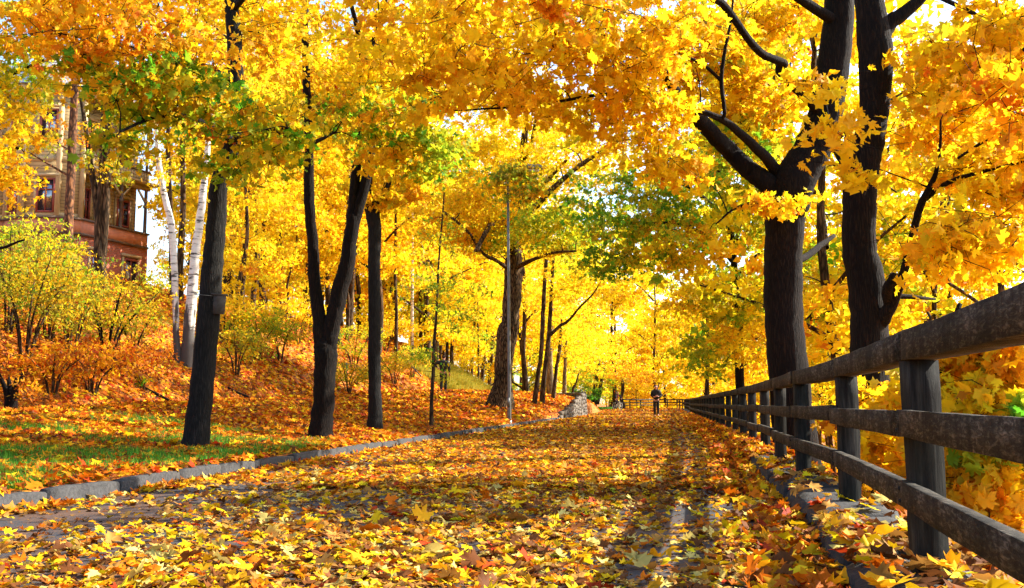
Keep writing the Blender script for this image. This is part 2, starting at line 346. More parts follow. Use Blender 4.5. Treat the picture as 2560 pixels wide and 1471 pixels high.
# ------------------------------------------------------------------ leaf sprays
GOLD = (.92, .58, .010); YEL = (.94, .76, .014); ORA = (.90, .42, .010); DOR = (.68, .165, .006)
YG = (.42, .46, .02); GRN = (.12, .38, .015); DGR = (.04, .17, .012); RED = (.52, .05, .01); PALE = (.80, .62, .16); TAN = (.52, .25, .05); BRN = (.20, .068, .018)
LIME = (.30, .44, .02); OLV = (.25, .21, .02)
PAL = {
 'gold': [(5, GOLD), (4, YEL), (1.6, ORA), (.4, YG), (.15, RED)],
 'orange': [(4, ORA), (4, GOLD), (1.0, DOR), (1.4, YEL), (.3, YG)],
 'bright': [(6, YEL), (3, GOLD), (.8, YG)],
 'mix': [(3, GOLD), (1.4, ORA), (3.4, GRN), (1.6, YG), (1.2, YEL), (.4, DOR)],
 'green': [(3, GRN), (.5, DGR), (2.4, YG), (1.6, GOLD), (1.4, LIME)],
 'yg': [(3, YG), (2, YEL), (2, LIME), (1.4, GRN), (1.6, GOLD)],
 'olive': [(3, OLV), (2.4, YG), (2, GOLD), (1, GRN), (1.2, ORA)],
 'deepgreen': [(3, DGR), (2, GRN), (1, YG)],
 'bank': [(3, ORA), (5, DOR), (.8, GOLD), (2.2, BRN), (1.1, RED), (.25, YEL)],
 'path': [(2.6, GOLD), (1.7, PALE), (3.6, TAN), (3.2, ORA), (4.2, BRN), (2.0, DOR), (.4, RED), (.05, YG), (.5, YEL)],
 'sunny': [(6, GOLD), (2.6, YEL), (1.6, ORA)],
 'crumb': [(3, BRN), (2, TAN), (2, (.06, .03, .015)), (1, ORA)],
 'mid': [(1.4, GOLD), (.5, PALE), (2.4, TAN), (4.4, ORA), (3.2, BRN), (3.8, DOR), (.6, RED), (.2, YEL)],
 'rust': [(3, DOR), (3, ORA), (1.5, BRN), (.8, RED), (1.5, GOLD)],
}
def pick(pal, n):
    p = PAL[pal]; w = np.array([a for a, _ in p], float); w /= w.sum()
    c = np.array([b for _, b in p]); return c[rng.choice(len(p), n, p=w)]
half = [(.30, -.42), (.23, -.22), (.52, -.06), (.38, .03), (.50, .26), (.29, .20), (.14, .13), (.22, .36), (.10, .37)]
FULL = np.array([(0, -.36)]+half+[(0, .58)]+[(-x, y) for x, y in half[::-1]])
halfm = [(.32, -.40), (.20, -.14), (.52, .14), (.17, .16)]
MED = np.array([(0, -.34)]+halfm+[(0, .58)]+[(-x, y) for x, y in halfm[::-1]])
def template(kind):
    if kind in ('full', 'med'):
        o = FULL if kind == 'full' else MED; n = len(o)
        P = np.vstack([[(0, -.04)], o]); r2 = (P**2).sum(1)
        V = np.stack([P[:, 0], P[:, 1], -.22*r2+.05*np.abs(P[:, 0])], 1)
        T = np.stack([np.zeros(n, int), 1+np.arange(n), 1+(np.arange(n)+1) % n], 1); return V, T
    V = np.array([(0, -.5, 0), (.42, .02, -.06), (0, .5, 0), (-.42, .02, -.06)]); return V, np.array([(0, 1, 2), (0, 2, 3)])
TP = {k: template(k) for k in ('full', 'med', 'dia')}
TP['oval'] = (np.array([(0, -.5, 0), (.2, -.15, -.05), (.17, .2, -.05), (0, .55, -.03), (-.17, .2, -.05), (-.2, -.15, -.05)]), np.array([(0, 1, 2), (0, 2, 3), (0, 3, 4), (0, 4, 5)]))
def frames(nrm, ang):
    nrm = nrm/(np.linalg.norm(nrm, axis=1)[:, None]+1e-9)
    ref = np.where(np.abs(nrm[:, 2:3]) < .9, [[0, 0, 1.]], [[1., 0, 0]])
    a = np.cross(ref, nrm); a /= np.linalg.norm(a, axis=1)[:, None]+1e-9; b = np.cross(nrm, a)
    c, s = np.cos(ang)[:, None], np.sin(ang)[:, None]
    return a*c+b*s, -a*s+b*c, nrm
def leaves(mb, pos, nrm, size, cols, kind):
    tv, tt = TP[kind]; n = len(pos); k = len(tv)
    ax, ay, az = frames(nrm, rng.uniform(0, 2*PI, n))
    curl = rng.uniform(-1.6, 3.6, n)[:, None, None]; wid = rng.uniform(.68, 1.12, n)[:, None, None]
    J = rng.normal(scale=.04 if kind != 'dia' else .10, size=(n, k, 3)); J[:, 0] = 0; J[:, :, 2] *= 1.3
    fold = rng.uniform(-.25, .55, n)[:, None, None]*np.abs(tv[None, :, 0:1])
    lx = tv[None, :, 0:1]*wid+J[:, :, 0:1]; ly = tv[None, :, 1:2]+J[:, :, 1:2]; lz = tv[None, :, 2:3]*curl+J[:, :, 2:3]+fold
    V = pos[:, None, :]+size[:, None, None]*(lx*ax[:, None, :]+ly*ay[:, None, :]+lz*az[:, None, :])
    T = (tt[None]+(np.arange(n)*k)[:, None, None]).reshape(-1, 3)
    mb.add(V.reshape(-1, 3), T=T, C=np.repeat(cols, len(tt), 0))
def sprays(mb, C, pals, rad, per, size, kind, flat=.35, upw=.45):
    """clusters of leaves round the centres C"""
    n = len(C); per_i = rng.poisson(per, n)+3; idx = np.repeat(np.arange(n), per_i); m = len(idx)
    R_ = rad*rng.uniform(.65, 1.3, n)
    q = rng.normal(size=(m, 3)); q /= np.linalg.norm(q, axis=1)[:, None]; q *= (rng.random(m)**.5)[:, None]
    q[:, 2] *= flat
    tl = rng.normal(scale=.28, size=(n, 2))
    q[:, 2] += q[:, 0]*tl[idx, 0]+q[:, 1]*tl[idx, 1] - .25*(q[:, 0]**2+q[:, 1]**2)
    pos = C[idx]+q*R_[idx][:, None]
    nr = rng.normal(size=(m, 3)); nr /= np.linalg.norm(nr, axis=1)[:, None]; nr[:, 2] = nr[:, 2]*.8+upw
    base = np.zeros((n, 3)); pals = np.asarray(pals)
    cols = np.zeros((m, 3))
    for p in np.unique(pals):
        s = pals == p; base[s] = pick(p, s.sum()); sl = s[idx]; cols[sl] = pick(p, sl.sum())
    mixv = rng.uniform(.25, .75, n)[idx][:, None]
    cols = cols*(1-mixv)+base[idx]*mixv
    cols *= rng.uniform(.8, 1.1, m)[:, None]*rng.uniform(.86, 1.06, n)[idx][:, None]
    leaves(mb, pos, nr, size*rng.uniform(.5, 1.28, m), np.clip(cols, 0, .95), kind)

def blob(c, r, n):
    q = rng.normal(size=(n, 3)); q /= np.linalg.norm(q, axis=1)[:, None]; q *= (rng.uniform(.12, 1, n)**.45)[:, None]
    return np.asarray(c)+q*np.asarray(r)

def grow_twigs(mb, skel, C, r0=.03, r1=.004, sides=4, fine=0, sag=.12):
    """connect every spray centre to the nearest point of the growing skeleton"""
    S = [tuple(p) for p in skel]; arr = np.array(S)
    d0 = np.min(np.linalg.norm(C[:, None, :]-arr[None, :, :3], axis=2), axis=1); order = np.argsort(d0)
    arr = np.vstack([arr, np.zeros((len(C)*2, 4))]); k = len(S)
    for i in order:
        c = C[i]; A = arr[:k]; dv = A[:, :3]-c; d = np.linalg.norm(dv, axis=1)+np.clip(dv[:, 2], 0, None)*.7
        j = int(np.argmin(d)); p = A[j]; L = np.linalg.norm(p[:3]-c)
        if L < .12: continue
        ra = min(p[3]*.65, r0*(.5+L*.35)); ra = max(ra, r1*1.4)
        m1 = p[:3]*.66+c*.34+rng.normal(scale=.07*L, size=3)+[0, 0, sag*L]; m2 = p[:3]*.33+c*.67+rng.normal(scale=.07*L, size=3)+[0, 0, sag*L]
        P = np.array([[*p[:3], ra], [*m1, ra*.75], [*m2, ra*.55], [*c, r1]]); P = smooth_path(P, 2) if L > .8 else P
        tube(mb, P, sides, cap=False)
        arr[k] = [*m1, ra*.75]; arr[k+1] = [*m2, ra*.55]; k += 2
        for f in range(fine):
            e = c+rng.normal(scale=.33, size=3)*[1, 1, .5]; mid = (c+e)/2+rng.normal(scale=.06, size=3)
            tube(mb, np.array([[*m2, r1*1.3], [*mid, r1], [*e, r1*.5]]), 3, cap=False)

def make_tree(name, label, cat, base, stems, blobs, bark, leaf, group=None, sides=14, rough=.028, twig=.03, fine=0, skel_from=2.0, kind='med', flat=.35, hang=.45, root_obj=None):
    """stems: lists of (x,y,z,r); blobs: (centre, radii, n, palette); leaf: (spray radius, per spray, leaf size)"""
    root = empty(name, base, label, cat, group)
    tm = MB(); sk = []
    for i, s in enumerate(stems):
        P = smooth_path(s, 5); 
        jit = rng.normal(scale=.0045, size=(len(P), 3))*(P[:, 3:4]/.1).clip(.3, 1.5); jit[0] = 0; P[:, :3] += jit
        tube(tm, P, sides if P[0, 3] > .07 else 8, rough, seed=i*1.7+base[0])
        Q = P[P[:, 2] > base[2]+skel_from]; sk.append(Q if len(Q) else P[-2:])
    tm.build('trunk', bark, root, smooth=True)
    sk = np.vstack(sk)
    if blobs:
        C = []; pals = []
        for c, r, n, p in blobs:
            q = blob(c, r, n); C.append(q); pals += [p]*n
        C = np.vstack(C); pals = np.array(pals)
        ok = C[:, 2] > hz(C[:, 0], C[:, 1])+.15; C = C[ok]; pals = pals[ok]
        bm = MB(); grow_twigs(bm, sk, C, twig, fine=fine); bm.build('branches', bark, root, smooth=True)
        lm = MB(); sprays(lm, C, pals, leaf[0], leaf[1], leaf[2], kind, flat, hang); lm.build('crown', M['leaf'], root)
    return root
def stem(pts, Y):
    """pts (px,py,width px[,dY]) -> metric polyline"""
    out = []
    for p in pts:
        y = Y+(p[3] if len(p) > 3 else 0); w = W(p[0], p[1], y); out.append([*w, p[2]/2*y/F])
    return out
def pb(px, py, Y, r, n, pal): return (W(px, py, Y), r, n, pal)
def sink(st, base, d=.25, flare=1.55):
    """root the stem in the ground with a slight flare"""
    s0 = st[0]; h = float(base[2]); first = [s0[0]-(st[1][0]-s0[0])*.05, s0[1], h-d, s0[3]*flare]
    return [first]+[[s0[0], s0[1], max(s0[2], h)+.04, s0[3]*1.12]]+st[1:]

# ------------------------------------------------------------------ ground sheet
def build_ground():
    ys = np.concatenate([np.arange(-12, 30, .45), np.arange(30, 112, 1.0), np.geomspace(112, 900, 40)])
    t = np.concatenate([-np.geomspace(900, 42, 24), np.arange(-40, -9, .8), np.arange(-9, -.2, .3), [-.12, -.10, -.05, 0.001], np.arange(.3, 9, .3), np.arange(9, 40, .8), np.geomspace(42, 900, 24)])
    Y, Tt = np.meshgrid(ys, t, indexing='ij'); X = kl(np.minimum(Y, 120))+Tt; Z = hz(X, Y)
    Z = np.where((Tt > -.105) & (Tt < .01) & (Y < 46), -.06, Z)
    V = np.stack([X, Y, Z], -1).reshape(-1, 3); nx = len(t); i = np.arange(len(ys)-1)[:, None]*nx; j = np.arange(nx-1)[None]
    Q = np.stack([i+j, i+j+1, i+nx+j+1, i+nx+j], -1).reshape(-1, 4)
    mb = MB(); mb.add(V, Q=Q); o = mb.build('ground', M['ground'], smooth=True); tag(o, 'leaf covered ground of the bank, hillside and slope below the fence', kind='structure')
build_ground()
def build_path():
    ys = np.concatenate([np.arange(-6, 30, .5), np.arange(30, 72, 1.5)])
    mb = MB(); V = []; n = 9
    for y in ys:
        a = float(kl(y))+.002; b = float(fx(y))-.16
        for k in range(n): x = a+(b-a)*k/(n-1); V.append((x, y, float(hz(x, y) if 0 < k < n-1 else -.02+.003*max(0, y-60))+.006))
    # the bend to the left at the far end
    for y in np.arange(72, 109, 1.5):
        l = np.interp(y, [72, 78, 81, 94, 99, 108], [5.8, 3, -60, -60, 9.5, 15]); b = float(fx(y))-.16
        for k in range(n): x = l+(b-l)*k/(n-1); V.append((x, y, .003*(y-60)-.02+.012))
    m = len(V)//n; i = np.arange(m-1)[:, None]*n; j = np.arange(n-1)[None]
    mb.add(V, Q=np.stack([i+j, i+j+1, i+n+j+1, i+n+j], -1).reshape(-1, 4))
    tag(mb.build('path', M['asphalt']), 'asphalt path strewn with fallen maple leaves', kind='structure')
build_path()
def build_kerb():
    mb = MB(); y = -4.0
    while y < 45:
        L = rng.uniform(.85, 1.25); a = np.array([float(kl(y))-.075, y, .03+rng.uniform(-.008, .008)]); y2 = y+L-.028
        b = np.array([float(kl(y2))-.075, y2, .03+rng.uniform(-.014, .014)])
        d = b-a; d /= np.linalg.norm(d); r = np.array([d[1], -d[0], 0]); 
        ns = 6; V = []
        prof = [(-.03, -.12), (-.028, .075), (-.015, .09), (.055, .09), (.07, .075), (.078, -.12)]
        off = rng.uniform(-.01, .01)
        for k in range(ns+1):
            c = a+(b-a)*k/ns; e = .012 if k in (0, ns) else 0
            for q, z in prof: V.append(c+r*(q+off+rng.uniform(-.004, .004))+np.array([0, 0, z-e*(z > 0)+rng.uniform(-.004, .004)]))
        V = np.array(V); p = len(prof); i = np.arange(ns)[:, None]*p; j = np.arange(p-1)[None]
        Q = np.stack([i+j, i+p+j, i+p+j+1, i+j+1], -1).reshape(-1, 4).tolist()
        Q += [[0, 1, 4, 5], [1, 2, 3, 4]]; e0 = ns*p; Q += [[e0+5, e0+4, e0+1, e0], [e0+4, e0+3, e0+2, e0+1]]
        mb.add(V, Q=Q); y += L
    tag(mb.build('kerb', M['granite']), 'low granite kerb between the path and the grass verge', kind='structure')
build_kerb()
def build_coping():
    """rough dark stone edging on which the fence stands"""
    mb = MB(); y = 1.2
    while y < 100:
        L = rng.uniform(.5, .95)*(1 if y < 30 else 2.5); y2 = y+L-.02; ns = 5 if y < 30 else 1; V = []
        top = .125+rng.uniform(-.025, .02); prof = [(-.30, -.15), (-.27, top-.035), (-.2, top), (.13, top), (.2, top-.03), (.24, -.5)]
        for k in range(ns+1):
            yy = y+(y2-y)*k/ns; e = .03 if k in (0, ns) else 0; jt = .014 if y < 30 else .005
            for q, z in prof: V.append((float(fx(yy))+q+rng.uniform(-jt, jt)*1.5, yy, z-(e if z > 0 else 0)+rng.uniform(-jt, jt)+.003*max(0, yy-60)))
        p = len(prof); i = np.arange(ns)[:, None]*p; j = np.arange(p-1)[None]
        Q = np.stack([i+j, i+j+1, i+p+j+1, i+p+j], -1).reshape(-1, 4).tolist()
        e0 = ns*p; Q += [[0, 5, 4, 1], [1, 4, 3, 2], [e0, e0+1, e0+4, e0+5], [e0+1, e0+2, e0+3, e0+4]]
        mb.add(V, Q=Q); y += L
    tag(mb.build('kerb', M['cop']), 'rough dark stone edging under the wooden fence', kind='structure')
build_coping()

# ------------------------------------------------------------------ fence
def build_fence():
    root = empty('wooden_fence', (1.6, 3.9, .07), 'weathered three-rail wooden fence running along the right side of the path', 'fence')
    line = [(fx(y), y) for y in np.concatenate([[1.4], 3.9+2.5*np.arange(0, 42)]) if y < 107.5]
    line += [(16.9, 108.9), (15.2, 107.2), (13.4, 104.4), (11.9, 101.2), (10.9, 98.6)]
    base = [.003*max(0, y-60) for x, y in line]
    n = len(line)
    for i, (x, y) in enumerate(line):
        mb = MB(); lean = rng.uniform(-.012, .012, 2); w = .11
        z0 = -.1; z1 = .915+base[i]
        V = []
        for k in range(9):
            z = z0+(z1-z0)*k/8
            for sx, sy in ((-1, -1), (1, -1), (1, 1), (-1, 1)):
                V.append((x+sx*w/2+lean[0]*(z)+rng.uniform(-.003, .003), y+sy*w/2+lean[1]*z+rng.uniform(-.003, .003), z))
        a = np.arange(8)[:, None]*4; j = np.arange(4)[None]
        Q = np.stack([a+j, a+(j+1) % 4, a+4+(j+1) % 4, a+4+j], -1).reshape(-1, 4).tolist()+[[32, 33, 34, 35]]
        mb.add(V, Q=Q); mb.build('post', M['post'], root)
    def rail(nm, i, j, z, h, t, off, zj=0, both=0.0):
        zj = rng.uniform(-.009, .009) if i else 0
        a = np.array([line[i][0], line[i][1], z+base[i]+zj]); b = np.array([line[j][0], line[j][1], z+base[j]+rng.uniform(-.006, .006)])
        d = b-a; L = np.linalg.norm(d); d /= L; r = np.array([d[1], -d[0], 0]); r /= np.linalg.norm(r); a = a-d*both; b = b+d*both; u = np.cross(r, d)
        mb = MB(); ns = 12; V = []; bow = rng.uniform(-.012, .004)
        for k in range(ns+1):
            tt = k/ns; c = a+(b-a)*tt+r*off+u*bow*math.sin(PI*tt)
            for sx, sy in ((-1, -1), (1, -1), (1, .95), (.9, 1), (-.9, 1), (-1, .95)):
                V.append(c+r*(sx*t/2+rng.uniform(-.0018, .0018))+u*(sy*h/2+rng.uniform(-.0018, .0018)))
        a_ = np.arange(ns)[:, None]*6; j_ = np.arange(6)[None]
        Q = np.stack([a_+j_, a_+(j_+1) % 6, a_+6+(j_+1) % 6, a_+6+j_], -1).reshape(-1, 4).tolist()
        e = ns*6; Q += [[3, 2, 1, 0], [5, 4, 3, 0], [e, e+1, e+2, e+3], [e, e+3, e+4, e+5]]
        mb.add(V, Q=Q); mb.build(nm, M['wood'], root)
    for i in range(n-1):
        j = i+1
        if i < 14 or i % 2 == 0:
            j2 = j if i < 14 else min(i+2, n-1)
            tz = .03*math.sin(i*1.9) if i > 2 else 0
            rail('top_rail', i, j2, .972, .115, .125, -.012, both=-.009)
            rail('middle_rail', i, j2, .668+(.012 if i == 2 else 0), .10, .042, -.0785-(.004 if i % 2 else 0), both=.05 if i % 2 else -.004)
            rail('lower_rail', i, j2, .398+(.01 if i % 3 == 1 else 0), .095, .042, -.0785+(.003 if i % 2 else 0), both=-.009 if i % 2 else .05)
    for i in range(1, 8):
        for z in (.668, .398):
            mb = MB(); x, y = line[i]
            for dz in (-.022, .024):
                yy = y+rng.uniform(-.02, .02); tube(mb, [[x-.095, yy, z+dz, .009], [x-.106, yy, z+dz, .008]], 8)
            mb.build('bolts', M['dark'], root)
    for i in (5, 6, 7): rail('bottom_board', i, i+1, .09, .09, .035, -.0755)
build_fence()

# ------------------------------------------------------------------ retaining wall of rubble at the bend
def build_wall():
    root = empty('stone_wall', (3.0, 48, 0), 'rounded grey rubble stone retaining wall where the path bends', 'wall')
    mb = MB(); core = MB()
    pts = [(float(kl(y))-.1, y) for y in np.arange(45, 58.5, .8)]+[(4.2, 59.4), (4.42, 61), (4.55, 62.6), (4.55, 64.2), (4.3, 65.6), (3.7, 66.8), (2.6, 67.6), (1.2, 68)]
    def hh(i): return min(1.3, .12+i*.062)
    for i in range(len(pts)-1):
        a = np.array([*pts[i], 0.]); b = np.array([*pts[i+1], 0.]); d = b-a; L = np.linalg.norm(d); d /= L; r = np.array([d[1], -d[0], 0])
        H = hh(i); z = -.05
        core.bar(a+[0, 0, H/2-.1]-r*.12, b+[0, 0, H/2-.1]-r*.12, .26, H+.1)
        while z < H:
            ch = rng.uniform(.14, .26); x = 0
            while x < L:
                cw = rng.uniform(.2, .42); c = a+d*(x+cw/2)+r*(.03+rng.uniform(-.02, .03))-r*.06*z; c[2] = z+ch/2
                g = rng.uniform(.6, 1.3); 
                mb.box(c, (cw-.02, .22, ch-.02), np.stack([d, r, [0, 0, 1]], 1), jit=.02)
                x += cw
            z += ch
    core.build('wall_core', M['cop'], root); mb.build('stonework', M['rubble'], root)
build_wall()

# ------------------------------------------------------------------ left hand trees
def T(px, py): return ground_at(px, py)

b = T(488, 1122); Y = b[1]
st = sink(stem([(488, 1118, 62), (498, 1020, 59), (510, 900, 57), (528, 700, 54), (536, 600, 50), (549, 457, 46), (583, 352, 42), (590, 203, 40), (580, 25, 36), (575, -150, 32), (590, -420, 24), (600, -700, 16), (590, -980, 9)], Y), b)
l1 = stem([(583, 352, 22), (500, 300, 16, -.8), (400, 290, 11, -1.6), (300, 330, 7, -2.2)], Y)
l2 = stem([(589, 203, 20), (470, 150, 15, -.8), (330, 120, 10, -1.8), (180, 90, 6, -2.6)], Y)
l3 = stem([(581, 25, 20), (660, -60, 14, -.8), (780, -120, 10, -1.4)], Y)
l4 = stem([(583, 352, 16), (640, 330, 12, -.9), (720, 320, 7, -1.8)], Y)
l5 = stem([(577, -100, 20), (450, -200, 14, -1), (250, -260, 9, -2)], Y)
make_tree('maple_tree', 'tall dark trunk leaning right with a bird box on it, nearest on the left', 'tree', b, [st, l1, l2, l3, l4, l5],
  [pb(385, 240, Y-1.5, (1.05, 1.2, .42), 30, 'mix'), pb(690, 295, Y-1.3, (.45, .8, .36), 14, 'mix'), pb(410, 240, Y-1.9, (.9, .7, .35), 14, 'green'), pb(640, 310, Y-.9, (.35, .3, .28), 8, 'green'), pb(350, 100, Y-1.6, (1.25, 1.6, .6), 34, 'orange'), pb(700, 90, Y+.6, (.6, .8, .5), 18, 'gold'),
   pb(250, 40, Y-2.6, (1.0, .9, .5), 36, 'orange'), pb(560, 400, Y-.9, (.3, .3, .3), 7, 'green'), pb(330, 330, Y-1.8, (.35, .4, .22), 7, 'mix'), pb(690, 370, Y-1.6, (.35, .4, .15), 6, 'mix'), pb(560, -100, Y+1, (1.9, 1.6, .8), 60, 'gold'), pb(420, -420, Y, (2.6, 2.2, 1.3), 40, 'gold'), pb(600, -800, Y, (1.8, 1.8, 1.4), 30, 'gold')],
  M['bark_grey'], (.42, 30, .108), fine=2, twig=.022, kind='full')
TREE1Y = Y

b = T(800, 1099); Y = b[1]
stA = sink(stem([(800, 1095, 56), (806, 1020, 54), (812, 950, 54), (814, 890, 56), (814, 860, 50), (815, 835, 30)], Y), b)
stB = stem([(806, 950, 34), (804, 890, 38), (803, 850, 38), (797, 790, 34), (786, 700, 31), (783, 620, 28), (776, 540, 27), (773, 480, 27), (772, 366, 23), (766, 178, 20), (762, 40, 17), (765, -150, 14), (750, -420, 8)], Y)
stC = stem([(816, 950, 36), (820, 890, 42), (824, 845, 44), (836, 790, 42), (852, 720, 41), (866, 670, 40), (876, 600, 36), (884, 540, 34)], Y)
stD = stem([(880, 580, 30), (884, 500, 26), (890, 430, 24), (902, 366, 20), (904, 250, 17), (901, 117, 14), (860, -60, 10)], Y)
stE = stem([(884, 560, 30), (902, 500, 27), (916, 440, 26), (926, 385, 24), (922, 280, 20), (914, 160, 18), (950, 60, 12), (990, -120, 9)], Y)
l1 = stem([(770, 366, 12), (810, 345, 9, -.6), (840, 330, 6, -1.2)], Y)
make_tree('maple_tree', 'dark trunk forking low into a wide Y, second large tree along the left verge', 'tree', b, [stA, stB, stC, stD, stE, l1],
  [pb(850, 285, Y+1.2, (1.2, 1.0, .42), 26, 'mix'), pb(850, 280, Y-1.2, (.7, .6, .25), 10, 'mix'), pb(1000, 300, Y-1.2, (1.1, 1.1, .45), 34, 'mix'), pb(1090, 400, Y-1.5, (.5, .5, .3), 9, 'yg'), pb(960, 400, Y-1.3, (.4, .4, .25), 7, 'gold'), pb(1040, 365, Y-1, (.7, .8, .25), 20, 'yg'), pb(840, 210, Y+1.2, (.9, 1.0, .5), 22, 'gold'), pb(980, 190, Y-.8, (1.3, 1.1, .5), 38, 'gold'),
   pb(1000, 60, Y, (1.6, 1.4, .6), 60, 'gold'), pb(680, 30, Y+.8, (.9, 1.0, .7), 24, 'gold'), pb(800, -250, Y, (2.6, 2, 1.2), 40, 'gold'), pb(900, -600, Y, (2.2, 2.2, 1.6), 30, 'gold')],
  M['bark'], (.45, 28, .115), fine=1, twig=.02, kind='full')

b = T(937, 1078); Y = b[1]
stA = sink(stem([(937, 1074, 35), (936, 980, 32), (936, 850, 31), (935, 700, 31), (937, 600, 33), (934, 545, 36), (930, 515, 40), (942, 505, 34)], Y), b, flare=1.15)
stB = stem([(940, 520, 16), (958, 485, 17), (976, 440, 17), (996, 400, 15), (1030, 350, 12), (1060, 300, 9)], Y)
stC = stem([(924, 520, 14), (926, 470, 10), (930, 400, 8), (940, 320, 6)], Y)
stD = stem([(1050, 320, 10), (1085, 275, 12), (1125, 240, 12), (1180, 180, 10), (1240, 60, 8)], Y)
make_tree('maple_tree', 'straight slender trunk with a knobbly pollarded top, right of the Y-shaped tree', 'tree', b, [stA, stB, stC, stD],
  [pb(940, 480, Y, (.6, .5, .35), 16, 'gold'), pb(1010, 470, Y+.5, (.9, .8, .5), 26, 'gold'), pb(1080, 200, Y, (1.6, 1.4, .7), 60, 'gold'), pb(1160, 80, Y+.5, (1.8, 1.4, .8), 60, 'gold'), pb(1150, -200, Y, (2, 2, 1.4), 40, 'gold')],
  M['bark_grey'], (.4, 24, .14), fine=1, twig=.02, kind='full')

b = T(1078, 1068); Y = b[1]
stA = sink(stem([(1078, 1066, 10), (1079, 1000, 9), (1083, 930, 9), (1085, 860, 8), (1090, 800, 7), (1094, 720, 6), (1098, 640, 5), (1108, 520, 4), (1116, 400, 3)], Y), b, flare=1.1)
make_tree('young_tree', 'thin young tree with sparse green leaves standing just left of the person in black', 'tree', b, [stA],
  [pb(1110, 740, Y, (1.1, .9, .7), 40, 'yg'), pb(1112, 925, Y-.1, (.2, .2, .34), 3, 'green'), pb(1060, 900, Y, (.35, .3, .4), 8, 'yg'), pb(1105, 600, Y, (.7, .7, .7), 22, 'yg'), pb(1150, 810, Y, (.5, .5, .3), 8, 'yg')],
  M['bark_far'], (.3, 13, .10), twig=.012, kind='oval', skel_from=.7, sides=8)

b = T(1250, 1021); Y = b[1]
stA = sink(stem([(1250, 1018, 58), (1256, 965, 47), (1262, 900, 45), (1271, 840, 50), (1278, 800, 44), (1281, 755, 46), (1284, 700, 44), (1285, 650, 40), (1284, 600, 30), (1287, 540, 27), (1294, 480, 25), (1304, 400, 20), (1312, 330, 17), (1318, 240, 12), (1322, 120, 8)], Y), b, flare=1.15)
br = [stem(p, Y) for p in (
 [(1290, 500, 16), (1330, 495, 12, -1), (1370, 450, 10, -2), (1416, 400, 8, -3)],
 [(1292, 540, 18), (1335, 520, 15, -1.5), (1378, 476, 14, -3), (1430, 430, 12, -4), (1476, 397, 10, -5), (1547, 352, 7, -6)],
 [(1282, 575, 18), (1255, 553, 14, -1.5), (1225, 565, 12, -2.6), (1205, 598, 11, -3.2), (1190, 628, 12, -3.5)],
 [(1302, 440, 12), (1270, 420, 9, 1), (1230, 400, 8, 1.5), (1186, 370, 7, 2)],
 [(1290, 670, 13), (1330, 650, 9, -1.5), (1385, 632, 7, -3), (1440, 628, 5, -4)],
 [(1280, 680, 12), (1245, 655, 9, -1), (1205, 632, 8, -2), (1170, 580, 7, -3), (1110, 530, 5, -4)],
 [(1300, 420, 12), (1325, 370, 10, -1), (1340, 300, 7, -2)])]
make_tree('old_tree', 'massive gnarled trunk lit from the right behind the lamp post', 'tree', b, [stA]+br,
  [pb(1290, 300, Y, (2.8, 2, 1.8), 130, 'bright'), pb(1200, 420, Y-.5, (2.2, 2, 1.4), 100, 'bright'), pb(1400, 400, Y-2, (2.4, 2, 1.5), 100, 'bright'), pb(1160, 560, Y-1.5, (2.4, 1.8, 1.1), 80, 'gold'), pb(1400, 570, Y-2.5, (2.4, 2, 1.0), 70, 'yg'), pb(1270, 500, Y-1.5, (1.8, 1.2, 1.2), 50, 'gold'),
   pb(1230, 600, Y-1, (1.6, 1.6, .6), 34, 'yg'), pb(1180, 520, Y-3, (1.4, 1, .9), 36, 'gold'), pb(1290, 250, Y-3, (2.2, 1, 1.2), 50, 'bright'), pb(1370, 560, Y-4, (1.6, 1, .8), 40, 'yg'), pb(1215, 470, Y-3, (1, .6, .5), 14, 'gold'), pb(1300, 455, 30.8, (1.1, .5, .6), 34, 'olive'), pb(1500, 350, Y-5, (2.4, 2, 1.1), 60, 'bright'), pb(1320, 100, Y, (3, 2.5, 1.6), 60, 'gold')],
  M['bark_rough'], (.55, 34, .15), twig=.035, rough=.12, skel_from=4.0)

def thin(name, label, group, px, py, pts, Y=None, blobs=(), bark='bark_far', leafs=(.6, 30, .16), extra=(), cat='tree', sf=2.5, kind='med', sides=10):
    b = T(px, py) if Y is None else W(px, py, Y)
    if Y is not None: b = np.array([b[0], b[1], float(hz(b[0], b[1]))])
    Y = b[1]; s0 = stem(pts, Y); s = sink(s0, b, flare=1.1) if s0[0][2] > b[2]-.4 else [[s0[0][0], s0[0][1], b[2]-.3, s0[0][3]]]+s0
    return make_tree(name, label, cat, b, [s]+[stem(e, Y) for e in extra], [pb(a[0], a[1], Y+a[2], *a[3:]) for a in blobs], M[bark], leafs, group=group, twig=.02, skel_from=sf, sides=sides, kind=kind)

# slim trees on the mound beyond the old tree
thin('slim_tree', 'slim dark leaning tree on the mound, nearer of the pair past the old gnarled tree', 'slim trees on the mound', 1337, 1013, [(1337, 1011, 12), (1346, 930, 11), (1352, 890, 11), (1357, 800, 11), (1360, 730, 10), (1366, 640, 9), (1372, 520, 7)], blobs=[(1390, 640, 0, (2.2, 2, 1.3), 45, 'bright'), (1380, 500, 0, (2.4, 2, 1.6), 50, 'bright')])
thin('slim_tree', 'slim dark tree with a long branch reaching right over the path', 'slim trees on the mound', 1355, 1012, [(1355, 1010, 13), (1362, 930, 12), (1370, 860, 12), (1376, 780, 10), (1380, 700, 9), (1386, 600, 7)], blobs=[(1450, 740, 0, (1.8, 2, .8), 35, 'bright'), (1440, 620, 1, (2.5, 2, 1.5), 55, 'yg'), (1500, 700, -1, (1.8, 1.8, .9), 30, 'bright')], extra=[[(1376, 838, 9), (1400, 815, 8), (1420, 803, 7), (1450, 768, 5, -1), (1481, 737, 4, -1.6), (1500, 708, 3, -2)]])
